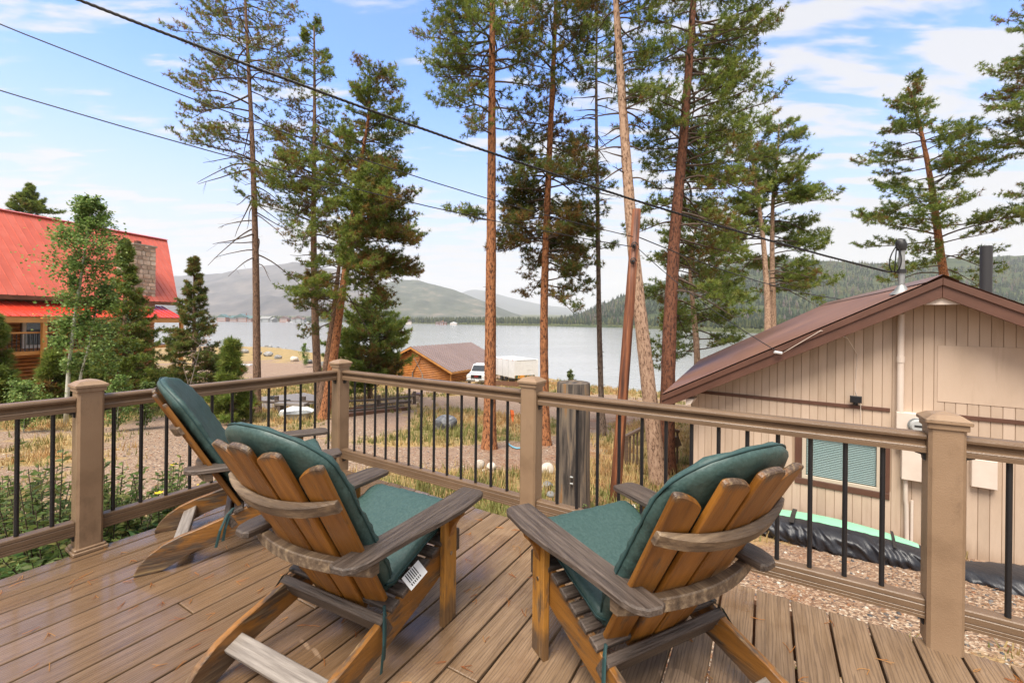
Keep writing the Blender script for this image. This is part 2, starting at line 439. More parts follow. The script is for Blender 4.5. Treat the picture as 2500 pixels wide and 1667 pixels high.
MLOG = mat('orange stained log', [(0, (.27, .088, .017)), (.5, (.40, .145, .028)), (1, (.52, .21, .05))], scale=1.5, stretch=(1, 1, 1), rough=.45, rand=.14)
MLOGT = mat('honey timber', [(0, (.40, .17, .04)), (1, (.55, .26, .075))], scale=1.5, rough=.5, rand=.1)
MDARKW = mat('dark soffit timber', [(0, (.10, .045, .022)), (1, (.16, .075, .035))], scale=2, rough=.7)
MPROOF = mat('mauve brown metal roof', [(0, (.19, .135, .118)), (1, (.235, .17, .15))], scale=.5, rough=.4, rand=.05)
def bark(name, a, b, c_, rs=.0):
    return mat(name, [(0, a), (.30, tuple(x * 1.3 for x in a)), (.46, b), (1, c_)], scale=3.0, stretch=(3.4, 9, 9), coord='gc', rough=.85, bump=1.8, bscale=3.2, bstretch=(3.6, 10, 10), contrast=(.34, .62), detail=9, nrough=.72)
MBARK_O = bark('orange pine bark', (.04, .014, .006), (.25, .092, .034), (.43, .19, .078))
MBARK_B = bark('brown pine bark', (.05, .028, .018), (.165, .094, .058), (.27, .165, .108))
MBARK_T = bark('pale tan pine bark', (.12, .07, .045), (.37, .235, .155), (.50, .34, .24))
MBARK_R = bark('dark red pine bark', (.035, .013, .008), (.135, .05, .025), (.22, .09, .048))
MBARK_G = bark('grey pine bark', (.05, .034, .026), (.15, .105, .08), (.24, .18, .14))
MASPEN = mat('pale aspen bark', [(0, (.30, .31, .24)), (.3, (.50, .50, .42)), (1, (.62, .61, .54))], scale=5, stretch=(4, 1, 1), coord='gc', rough=.7)
MLIMB = mat('pine limb bark', [(0, (.055, .038, .028)), (1, (.14, .10, .075))], scale=4, rough=.9)
MNEEDLE = foliage_mat('pine needles', .52, .5)
MLEAF = foliage_mat('green leaves', .42, .5)
MGRASS = foliage_mat('grass blades', .35, .6)
MROCK = mat('grey boulder', [(0, (.10, .10, .105)), (.5, (.24, .235, .23)), (1, (.42, .40, .37))], scale=2.2, rough=.85, bump=.8, bscale=7, rand=.15)
MROCKD = mat('dark banded boulder', [(0, (.045, .05, .06)), (.5, (.13, .135, .15)), (.8, (.32, .32, .32)), (1, (.45, .42, .36))], scale=2.6, rough=.8, bump=.8, bscale=7, distort=1.5)
MROCKW = mat('pale granite', [(0, (.40, .34, .27)), (1, (.62, .57, .50))], scale=6, rough=.85, bump=.5, bscale=12, rand=.1)
MSTONE = mat('chimney stone', [(0, (.32, .21, .15)), (.5, (.46, .35, .27)), (1, (.62, .53, .45))], scale=1.2, rough=.85, bump=.6, bscale=8, rand=.32)
MMORTAR = mat('mortar', [(0, (.36, .31, .26))], rough=.95)
MPOLE = mat('reddish brown pole wood', [(0, (.035, .012, .007)), (.4, (.13, .042, .018)), (.75, (.26, .092, .036)), (1, (.36, .15, .065))], scale=1.8, stretch=(.6, 10, 10), coord='gc', rough=.55, bump=.6, bscale=3, bstretch=(1, 22, 22), contrast=(.32, .7))
MOLDW = mat('weathered grey brown post wood', [(0, (.012, .010, .009)), (.28, (.045, .036, .030)), (.45, (.105, .083, .066)), (.66, (.185, .142, .098)), (.84, (.24, .115, .038)), (1, (.30, .235, .16))], scale=1.6, stretch=(.7, 9, 9), coord='gc', rough=.75, bump=.8, bscale=3, bstretch=(1, 20, 20), contrast=(.3, .72), detail=9, distort=.5)
MFENCE = mat('old fence wood', [(0, (.06, .042, .033)), (1, (.17, .13, .105))], scale=3, stretch=(1, 10, 10), coord='gc', rough=.85, bump=.5, bscale=4)
MBEAM = mat('brown timber', [(0, (.09, .038, .02)), (1, (.17, .08, .042))], scale=3, stretch=(1, 10, 10), coord='gc', rough=.7)
MSTAIR = mat('brown stair wood', [(0, (.085, .055, .038)), (1, (.16, .105, .072))], scale=3, stretch=(1, 10, 10), coord='gc', rough=.6)

# ------------------------------------------------------------------ ground sheet
def coords(parts):
    r = []
    for a, b, n in parts:
        r += list(np.linspace(a, b, n, endpoint=False))
    return np.array(r + [parts[-1][1]])
gx = coords([(-9000, -1200, 14), (-1200, -320, 30), (-320, -90, 24), (-90, -26, 40), (-26, 26, 140), (26, 90, 40), (90, 320, 24), (320, 1200, 50), (1200, 9000, 14)])
gy = coords([(-120, -6, 14), (-6, 24, 100), (24, 70, 80), (70, 260, 60), (260, 1500, 100), (1500, 9000, 24)])
GXX, GYY = np.meshgrid(gx, gy)
GZ = G(GXX, GYY)
# what covers the ground: photo positions of grassy and littered patches, laid on the ground where they lie
PATCH = [  # u, w, ru, rw, value (+ grass, - gravel)
    (1120, 1035, 170, 38, .8), (1050, 1110, 330, 26, -.9), (1060, 1075, 120, 18, .7), (1050, 1200, 330, 50, .75), (900, 1035, 110, 30, -.8),
    (1140, 985, 110, 20, -.7), (720, 1020, 150, 40, .7), (720, 905, 200, 26, -.9), (700, 868, 260, 14, .9), (700, 958, 200, 34, .6),
    (480, 1130, 330, 110, -.55), (400, 985, 340, 22, .75), (150, 1010, 200, 20, .2), (1580, 1130, 110, 90, .8), (1470, 1010, 130, 40, -.9), (1400, 948, 160, 14, .8), (1330, 985, 120, 24, -.7),
    (600, 1180, 260, 60, -.5), (200, 950, 400, 30, .8), (2150, 1480, 500, 90, -.9), (1330, 1240, 150, 60, .7), (760, 1100, 90, 25, .1)]
def cover_mask(x, y):
    x = np.asarray(x, float); y = np.asarray(y, float)
    z = G(x, y)
    yy = np.maximum(y, .5)
    u = CX + x / yy * FPX
    w = HOR + (CAM_H - z) / yy * FPX
    u, w = u - ROLL * (w - 833.5), w + ROLL * (u - CX)
    v = .08 + (fbm(x * .45, y * .45, 9, 4) - .47) * 1.5
    for pu, pw, ru, rw, val in PATCH:
        q = ((u - pu) / ru) ** 2 + ((w - pw) / rw) ** 2
        v = v + val * np.exp(-q * 1.1) * (y > 1)
    v = v + .5 * smooth(-2.5, -.5, y - np.interp(x, SHX, SHY)) + .6 * (y > 250)
    return np.clip(.5 + v * .8, 0, 1)
GM = cover_mask(GXX, GYY)
LIT = np.clip((fbm(GXX * .5, GYY * .5, 21, 3) - .27) * 2.6, 0, 1) * smooth(-1.5, .6, GXX / np.maximum(GYY, 1) * 4) * (1 - smooth(14, 20, GYY))
ny, nx = GXX.shape
V = np.stack([GXX, GYY, GZ], -1).reshape(-1, 3)
ii = np.arange(ny * nx).reshape(ny, nx)
T = np.stack([ii[:-1, :-1], ii[:-1, 1:], ii[1:, 1:], ii[1:, :-1]], -1).reshape(-1, 4)
mg = bpy.data.materials.new('gravel and grass ground')
mg.use_nodes = True
t = mg.node_tree
t.nodes.clear()
pos = nd(t, 'ShaderNodeNewGeometry').outputs['Position']
tn = nd(t, 'ShaderNodeAttribute', attribute_name='tint').outputs['Color']
gm, lm, fm = nd(t, 'ShaderNodeSeparateColor', {0: tn}).outputs
vor = nd(t, 'ShaderNodeTexVoronoi', {'Vector': pos, 'Scale': 44., 'Randomness': 1.})
vr = nd(t, 'ShaderNodeSeparateColor', {0: vor.outputs['Color']}).outputs[0]
peb = ramp(t, vr, [(0, (.07, .058, .053)), (.25, (.19, .12, .078)), (.55, (.29, .185, .12)), (.8, (.38, .265, .18)), (1, (.52, .43, .33))])
big = nd(t, 'ShaderNodeTexNoise', {'Vector': pos, 'Scale': .35, 'Detail': 6.}).outputs[0]
peb = mixc(t, sstep(t, big, .35, .7, .0, .55), peb, (.27, .175, .125, 1))
nf = nd(t, 'ShaderNodeTexNoise', {'Vector': pos, 'Scale': 1.3, 'Detail': 10., 'Roughness': .7}).outputs[0]
gras = ramp(t, nf, [(.28, (.09, .10, .03)), (.38, (.21, .17, .06)), (.50, (.34, .235, .10)), (.72, (.44, .31, .14))])
red = ramp(t, nd(t, 'ShaderNodeTexNoise', {'Vector': pos, 'Scale': 9., 'Detail': 8., 'Roughness': .7}).outputs[0], [(.3, (.07, .035, .02)), (.5, (.24, .10, .045)), (.7, (.36, .21, .11))])
gmn = sstep(t, mth(t, 'ADD', gm, mth(t, 'MULTIPLY', mth(t, 'SUBTRACT', nf, .5), .9)), .42, .62)
c = mixc(t, gmn, peb, gras)
c = mixc(t, mth(t, 'MULTIPLY', lm, sstep(t, nf, .42, .58)), c, red)
far = mixc(t, nd(t, 'ShaderNodeTexNoise', {'Vector': pos, 'Scale': .01, 'Detail': 8.}).outputs[0], (.06, .075, .025, 1), (.13, .125, .055, 1))
c = mixc(t, fm, c, far)
bmp = nd(t, 'ShaderNodeBump', {'Height': vor.outputs['Distance'], 'Strength': .6, 'Distance': .02})
p = nd(t, 'ShaderNodeBsdfPrincipled', {'Base Color': c, 'Roughness': .85, 'Normal': bmp.outputs[0], 'Specular IOR Level': .3})
nd(t, 'ShaderNodeOutputMaterial', {'Surface': p.outputs[0]})
FARM = (GYY > 250).astype(float)
ground = fast_mesh('ground', V, T, mg, tint=np.stack([GM, LIT, FARM], -1).reshape(-1, 3), smooth=True)
tag(ground, 'gravel and dry grass ground sloping from the deck to the lake', kind='structure')

# ------------------------------------------------------------------ lake
ml = bpy.data.materials.new('lake water')
ml.use_nodes = True
t = ml.node_tree
t.nodes.clear()
pos = nd(t, 'ShaderNodeNewGeometry').outputs['Position']
w1 = nd(t, 'ShaderNodeTexNoise', {'Vector': nd(t, 'ShaderNodeMapping', {'Vector': pos, 'Rotation': (0, 0, .35), 'Scale': (.55, 1.5, 1)}).outputs[0], 'Scale': .9, 'Detail': 4., 'Roughness': .55}).outputs[0]
w2 = nd(t, 'ShaderNodeTexNoise', {'Vector': nd(t, 'ShaderNodeMapping', {'Vector': pos, 'Scale': (.3, 1., 1)}).outputs[0], 'Scale': .06, 'Detail': 4.}).outputs[0]
hh = mth(t, 'MULTIPLY', w1, sstep(t, w2, .35, .65, .45, 1.0))
bmp = nd(t, 'ShaderNodeBump', {'Height': hh, 'Strength': .34, 'Distance': .2})
p = nd(t, 'ShaderNodeBsdfPrincipled', {'Base Color': (.30, .31, .31, 1), 'Roughness': .13, 'IOR': 1.33, 'Normal': bmp.outputs[0]})
nd(t, 'ShaderNodeOutputMaterial', {'Surface': p.outputs[0]})
mb = MB()
mb.add([(-4000, 20, LAKE), (4000, 20, LAKE), (4000, 2600, LAKE), (-4000, 2600, LAKE)], [(0, 1, 2, 3)])
lake = mb.build('lake_water', ml)
tag(lake, 'grey rippled lake', kind='structure')

# ------------------------------------------------------------------ mountains and the forested hill
def ridge(name, prof, zc, zb, mbase, label, rough, seed, nu=170, nt=26, zback=1.25, pw=1.15):
    us = np.linspace(prof[0][0], prof[-1][0], nu)
    hs = np.interp(us, [q[0] for q in prof], [q[1] for q in prof])
    hs = np.convolve(np.pad(hs, 4, 'edge'), np.ones(9) / 9, 'valid')
    tt = np.concatenate([np.linspace(0, 1, nt), [1.12, 1.35]])
    a = (us - CX) / FPX
    A, TT = np.meshgrid(a, tt)
    Hh = np.meshgrid(hs, tt)[0]
    Y = zb + (zc - zb) * TT
    X = A * Y
    crest = Hh / FPX * zc + CAM_H
    k = np.where(TT <= 1, np.maximum(TT, 0) ** pw, 1 - (TT - 1) * 1.2)
    Z = LAKE - 2 + (crest - LAKE + 2) * k
    sc = zc * .055
    nzz = fbm(X / sc, Y / sc, seed, 5) - .47
    gul = np.abs(fbm(X / sc * .7 + 3, Y / sc * .25, seed + 3, 4) - .47)
    Z = Z + (nzz * rough - gul * rough * 1.3) * crest * np.sin(np.clip(TT, 0, 1) * math.pi * .93) + nzz * crest * .035 * np.clip(TT, 0, 1)
    n1_, n0_ = A.shape
    V = np.stack([X, Y, Z], -1).reshape(-1, 3)
    jj = np.arange(n1_ * n0_).reshape(n1_, n0_)
    T = np.stack([jj[:-1, :-1], jj[:-1, 1:], jj[1:, 1:], jj[1:, :-1]], -1).reshape(-1, 4)
    o = fast_mesh(name, V, T, mbase, smooth=True)
    return tag(o, label, kind='structure'), (us, hs, X, Y, Z, tt)
def mtn_mat(name, stops, sc, bsc):
    return mat(name, stops, scale=sc, stretch=(1, .5, 1.6), coord='pos', rough=.95, bump=1., bscale=bsc, detail=12, nrough=.7, spec=.1)
MM1 = mtn_mat('bare mauve mountain', [(0, (.035, .037, .042)), (.5, (.095, .088, .088)), (1, (.19, .16, .14))], .004, .012)
MM2 = mtn_mat('dark wooded mountain', [(0, (.04, .05, .04)), (.6, (.09, .10, .075)), (1, (.22, .18, .14))], .006, .03)
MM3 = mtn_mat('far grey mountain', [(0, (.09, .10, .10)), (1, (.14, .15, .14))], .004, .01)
MM4 = mtn_mat('forested hillside', [(0, (.022, .035, .016)), (.55, (.05, .066, .028)), (1, (.10, .105, .045))], .02, .08)
ridge('mountain', [(-900, 40), (-300, 60), (80, 80), (300, 95), (436, 103), (500, 106), (553, 113), (627, 126), (690, 141), (720, 143), (765, 136), (850, 118), (935, 100), (1010, 66), (1100, 36), (1180, 12)], 4500, 2300, MM1, 'bare mauve grey mountain beyond the left end of the lake', .30, 5)
ridge('mountain', [(860, 10), (905, 62), (935, 90), (967, 99), (1020, 97), (1060, 88), (1105, 77), (1150, 60), (1200, 40), (1254, 20), (1310, 5)], 3100, 1700, MM2, 'dark wooded mountain in the middle with cloud on its top', .22, 8)
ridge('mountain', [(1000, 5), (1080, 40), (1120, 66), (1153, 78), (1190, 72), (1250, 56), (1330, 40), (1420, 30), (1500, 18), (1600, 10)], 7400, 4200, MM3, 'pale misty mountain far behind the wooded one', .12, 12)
_, HILL = ridge('hill', [(1360, 3), (1400, 14), (1430, 25), (1488, 50), (1560, 84), (1650, 112), (1750, 140), (1850, 160), (1900, 165), (2000, 157), (2100, 152), (2180, 152), (2300, 164), (2445, 172), (2700, 184), (3300, 190), (4200, 170)], 1500, 620, MM4, 'green forested hill beyond the right side of the lake', .16, 15, nu=220, nt=40)
# trees on the hill and along the far shore, past counting
def cones(P, H, R, tint, sides=5):
    n = len(P)
    P = np.asarray(P); H = np.asarray(H)[:, None]; R = np.asarray(R)
    ang = rng.uniform(0, 6.28, n)[:, None] + np.arange(sides) * 2 * math.pi / sides
    V, T, C = [], [], []
    base = 0
    for z0, z1, rr in ((.0, .62, 1.0), (.38, 1.0, .62)):
        ring = np.stack([P[:, 0:1] + np.cos(ang) * (R * rr)[:, None] * rng.uniform(.7, 1.2, (n, sides)), P[:, 1:2] + np.sin(ang) * (R * rr)[:, None], P[:, 2:3] + H * z0 + 0 * ang], -1)
        top = np.concatenate([P[:, 0:2], P[:, 2:3] + H * z1], 1)[:, None, :]
        v = np.concatenate([ring, top], 1)
        idx = np.arange(n)[:, None] * (sides + 1) + base
        for k in range(sides):
            T.append(np.concatenate([idx + k, idx + (k + 1) % sides, idx + sides], 1))
        V.append(v.reshape(-1, 3)); C.append(np.repeat(tint * rng.uniform(.8, 1.15, (n, 1)), sides + 1, 0))
        base += n * (sides + 1)
    return np.concatenate(V), np.concatenate(T), np.concatenate(C)
us, hs, HX, HY, HZ, tt = HILL
cand = rng.random((18000, 2))
iu = (cand[:, 0] ** .8 * (len(us) - 2)); it = (cand[:, 1] * (len(tt) - 4))
i0, j0 = iu.astype(int), it.astype(int)
fu, fv = iu - i0, it - j0
def bil(A): return (A[j0, i0] * (1 - fu) + A[j0, i0 + 1] * fu) * (1 - fv) + (A[j0 + 1, i0] * (1 - fu) + A[j0 + 1, i0 + 1] * fu) * fv
P = np.stack([bil(HX), bil(HY), bil(HZ) - 1], -1)
keep = (P[:, 2] > LAKE + 1) & (fbm(P[:, 0] / 90, P[:, 1] / 90, 33, 3) > .36)
P = P[keep]
pick = fbm(P[:, 0] / 160, P[:, 1] / 160, 41, 3)
tin = np.where((pick + rng.uniform(-.13, .13, len(P)))[:, None] > .55, [.13, .135, .055], [.035, .058, .026])
tin = np.where((rng.random(len(P)) < .12)[:, None], [.16, .13, .11], tin)
Vv, Tt, Cc = cones(P, rng.uniform(9, 18, len(P)), rng.uniform(2.4, 4.4, len(P)), tin)
tag(fast_mesh('hillside_forest', Vv, Tt, MNEEDLE, tint=Cc), 'mixed green and grey forest on the right hill', 'forest', kind='stuff')
n = 5200
uu = rng.uniform(-.95, 1.25, n)
dd = np.interp(uu, FU, FD) + 16 + rng.uniform(0, 1, n) ** 1.6 * 240
x_, y_ = uu * dd, dd
hh = rng.uniform(9, 17, n) * np.interp(uu, [-1, -.2, .1, .3, 1], [.95, 1, 1, .8, .6])
tin = np.where(rng.random((n, 1)) < .55, [.04, .06, .026], [.095, .11, .04])
Vv, Tt, Cc = cones(np.stack([x_, y_, G(x_, y_) - .5], -1), hh, rng.uniform(2.2, 3.8, n), tin)
tag(fast_mesh('far_shore_forest', Vv, Tt, MNEEDLE, tint=Cc), 'dark conifer woods along the far shore of the lake', 'forest', kind='stuff')
n = 900
uu = rng.uniform(-.12, .75, n); dd = np.interp(uu, FU, FD) + 5 + rng.uniform(0, 16, n)
x_, y_ = uu * dd, dd
Vv, Tt, Cc = cones(np.stack([x_, y_, G(x_, y_) - .6], -1), rng.uniform(2.5, 4.5, n), rng.uniform(2.2, 4, n), np.array([[.16, .18, .07]]) * np.ones((n, 1)), sides=6)
tag(fast_mesh('shore_willows', Vv, Tt, MNEEDLE, tint=Cc), 'pale green willow scrub along the far shore', 'willow scrub', kind='stuff')

# ------------------------------------------------------------------ haze
mh = bpy.data.materials.new('thin lake haze')
mh.use_nodes = True
t = mh.node_tree
t.nodes.clear()
pv = nd(t, 'ShaderNodeVolumePrincipled', {'Color': (.93, .95, 1.0, 1), 'Density': 1.0e-4, 'Anisotropy': 0.0})
nd(t, 'ShaderNodeOutputMaterial', {'Volume': pv.outputs[0]})
mb = MB().box((30000, 9700, 860), c=(0, 4550, 420.3))
hz = mb.build('haze', mh)
tag(hz, 'thin pale haze over the lake', 'haze', kind='stuff')
# ------------------------------------------------------------------ deck
BD = math.radians(30.4)                          # boards run this far to the right of straight ahead
bd, bn = Vector((math.sin(BD), math.cos(BD))), Vector((math.cos(BD), -math.sin(BD)))
E0, ED = Vector((.132, 2.813)), Vector((.849, -.529)).normalized()     # right edge of the deck
L0 = Vector((-2.377, 2.43))                      # left edge runs along the boards through here
deck = empty('deck', label='wet brown composite deck of long narrow boards', kind='structure')
bl0 = bn.dot(L0)
NB = 46
PITCH = .1432
def a_on_edge(b):                                # distance along the board at which it meets the right edge
    n = Vector((-ED.y, ED.x))
    return (n.dot(E0) - b * n.dot(bn)) / n.dot(bd)
MX = basis((bd.x, bd.y, 0), (bn.x, bn.y, 0), (0, 0, 1))
MX[0][2], MX[1][2], MX[2][2] = 0, 0, 1
JOINT = {3: [1.62], 5: [2.02], 7: [.95], 8: [1.62], 10: [1.25], 12: [1.9], 14: [.75], 16: [1.3]}
phase = (.253 - bl0) % PITCH
edges = [bl0] + [bl0 + phase + PITCH * i for i in range(0 if phase > .06 else 1, NB)]
for i in range(len(edges) - 1):
    b0, b1 = edges[i] + .005, edges[i + 1] - .005
    rag = random.uniform(-.006, .008)
    cuts = [-2.2] + JOINT.get(i, []) + [None]
    for k in range(len(cuts) - 1):
        s0 = cuts[k] + (.003 if k else 0)
        if cuts[k + 1] is None: q0, q1 = a_on_edge(b0) + rag, a_on_edge(b1) + rag
        else: q0 = q1 = cuts[k + 1] - .003
        if q0 < s0 + .1: continue
        mb = MB().prism([(s0, b0), (q0, b0), (q1, b1), (s0, b1)], -.026, 0, Matrix(), .003, bot=False, off=(random.uniform(0, 50), 0, 0))
        o = mb.build('board', MDECK, deck)
        o.matrix_world = basis((bd.x, bd.y, 0), (bn.x, bn.y, 0), (0, 0, 1))
for p, q, nn in ((L0 - bd * 4.5, L0 + bd * 1.7, bn), (E0 - ED * 1.9, E0 + ED * 6.2, Vector((-ED.y, ED.x)) * -1)):
    d = (q - p).normalized()
    mb = MB().box(((q - p).length - .1, .04, .2), basis((d.x, d.y, 0), (-d.y, d.x, 0), (0, 0, 1), (*((p + q) / 2 + nn * .05), -.135)))
    mb.build('rim_joist', MBEAM, deck)
for k in range(5):                               # supports under the rim
    p = L0 - bd * (3.2 - 1.2 * k) + bn * .12
    MB().box((.09, .09, 1.2), None, c=(p.x, p.y, -.84)).build('deck_support', MBEAM, deck)
    p = E0 + ED * (-1.5 + 1.5 * k) - Vector((-ED.y, ED.x)) * -.0 + Vector((ED.y, -ED.x)) * -.14 * -1
    MB().box((.09, .09, 1.25), None, c=(p.x, p.y, -.86)).build('deck_support', MBEAM, deck)

# needles fallen on the boards
nv, ntr, ntc = [], [], []
for k in range(300):
    for _ in range(30):
        x, y = random.uniform(-2.6, 2.6), random.uniform(.7, 3.6)
        pp = Vector((x, y))
        if bn.dot(pp) > bl0 + .05 and bd.dot(pp) < a_on_edge(bn.dot(pp)) - .05: break
    a = random.uniform(0, 6.28)
    for j in range(random.choice((1, 2, 2, 3))):
        a2 = a + random.uniform(-.5, .5); L = random.uniform(.03, .06); cv = random.uniform(-.9, .9); wd = .0011
        prev, col = Vector((x, y, .0035)), random.choice(((.42, .17, .045), (.30, .10, .03), (.50, .25, .08)))
        for s in range(3):
            dr = Vector((math.cos(a2 + cv * s / 3), math.sin(a2 + cv * s / 3), 0)); nx_ = prev + dr * L / 3 + Vector((0, 0, random.uniform(-.0005, .002)))
            sd = Vector((-dr.y, dr.x, 0)) * wd; b = len(nv)
            nv += [prev - sd, prev + sd, nx_ + sd, nx_ - sd, prev + Vector((0, 0, .0015)), nx_ + Vector((0, 0, .0015))]
            ntr += [(b, b + 4, b + 5), (b, b + 5, b + 3), (b + 4, b + 1, b + 2), (b + 4, b + 2, b + 5)]; ntc += [col] * 6
            prev = nx_
tag(fast_mesh('pine_needle_litter', [v[:] for v in nv], ntr, MLEAF, tint=np.array(ntc)), 'scattered orange pine needles fallen on the deck boards', 'pine needles', kind='stuff')

# ------------------------------------------------------------------ railing
P1, P2, P3, P4 = Vector((-2.389, 2.450)), Vector((-1.511, 3.835)), Vector((.132, 2.789)), Vector((1.781, 1.784))
d12 = (P2 - P1).normalized(); d23 = (P3 - P2).normalized(); d34 = (P4 - P3).normalized()
P0, P5 = P1 - d12 * 1.65, P4 + d34 * 1.93
rail = empty('deck_railing', label='tan and brown composite deck railing with black metal balusters', cat='railing')
PW = .112
def post_frame(d, P, z=0):
    return basis((d.x, d.y, 0), (-d.y, d.x, 0), (0, 0, 1), (P.x, P.y, z))
def octo(w, c):
    h = w / 2
    return [(h - c, -h), (h, -h + c), (h, h - c), (h - c, h), (-h + c, h), (-h, h - c), (-h, -h + c), (-h + c, -h)]
def make_post(P, d, skirt=False, drop=0.0):
    o = MB().prism(octo(PW, .011), -drop, .915, None).build('post', MPOST, rail)
    o.matrix_world = post_frame(d, P)
    m = MB()
    m.prism(octo(.126, .004), .893, .916, None, .002)
    m.prism(octo(.142, .004), .9165, .930, None, .002)
    h = .071
    a = [(h, h, .9305), (-h, h, .9305), (-h, -h, .9305), (h, -h, .9305)]
    b = [(x * .62, y * .62, .950) for x, y, _ in a]
    c = [(x * .12, y * .12, .960) for x, y, _ in a]
    m.loft([a, b, c])
    cp = m.build('post_cap', MPOST, o)
    cp.matrix_parent_inverse = Matrix()
    if skirt:
        m = MB().prism(octo(.150, .006), 0.001, .020, None, .004).prism(octo(.134, .006), .0205, .034, None, .004)
        m.build('post_skirt', MPOST, o)
    return o
make_post(P0, d12, True, .0); make_post(P1, d12, True, .0)
make_post(P2, d12, False, .02); make_post(P3, d34, False, .0); make_post(P4, d34, False, .0); make_post(P5, d34)
def profile(z0, top):
    if top:
        h = [(0, 0), (.022, -.001), (.031, -.006), (.034, -.014), (.032, -.024), (.024, -.028), (.0185, -.032), (.0215, -.0355), (.0185, -.039), (.0165, -.043), (.0165, -.050), (.027, -.0545), (.030, -.060), (.0275, -.062), (.030, -.064), (.030, -.082)]
    else:
        h = [(0, 0), (.024, -.001), (.029, -.005), (.030, -.018), (.0265, -.022), (.030, -.026), (.030, -.048), (.0265, -.051), (.030, -.054), (.030, -.062), (.0265, -.064), (.031, -.067), (.031, -.078)]
    return [(x, z0 + z) for x, z in h] + [(-x, z0 + z) for x, z in h[::-1] if x > 0]
RT, RB = .867, .181
def section(A, B, d, off, sp, n, back=False):
    ln = (B - A).length - PW
    S = A + d * PW / 2
    for top in (True, False):
        rings = []
        for q in (0.0015, ln - .0015):
            p = S + d * q
            rings.append([(p.x - d.y * x, p.y + d.x * x, z) for x, z in profile(RT if top else RB, top)])
        MB().loft(rings).build('top_rail' if top else 'bottom_rail', MRAIL, rail)
    for i in range(n):
        p = A + d * (off + sp * i)
        MB().tube([(p.x, p.y, RB - .004), (p.x, p.y, RT - .08)], .0098, 10, caps=False).build('baluster', MBLACK, rail, smooth=True)
    for q, sgn in ((PW / 2, 1), ((B - A).length - PW / 2, -1)):
        for z in (RT - .083, RB - .079):
            p = A + d * q
            fr = basis((d.x * sgn, d.y * sgn, 0), (-d.y * sgn, d.x * sgn, 0), (0, 0, 1), (p.x, p.y, z))
            MB().prism([(.001, 0), (.034, 0), (.034, -.005), (.010, -.012), (.008, -.030), (.001, -.034)], -.014, .014, fr @ Matrix(((1, 0, 0, 0), (0, 0, -1, 0), (0, 1, 0, 0), (0, 0, 0, 1)))).build('rail_bracket', MBRACK, rail)
section(P0, P1, d12, 1.65 - .14 - .128 * 11, .128, 12)
section(P1, P2, d12, .110, .1286, 12)
section(P2, P3, d23, .196, .1307, 13)
section(P3, P4, d34, .187, .1294, 13)
section(P4, P5, d34, .188, .1294, 13)

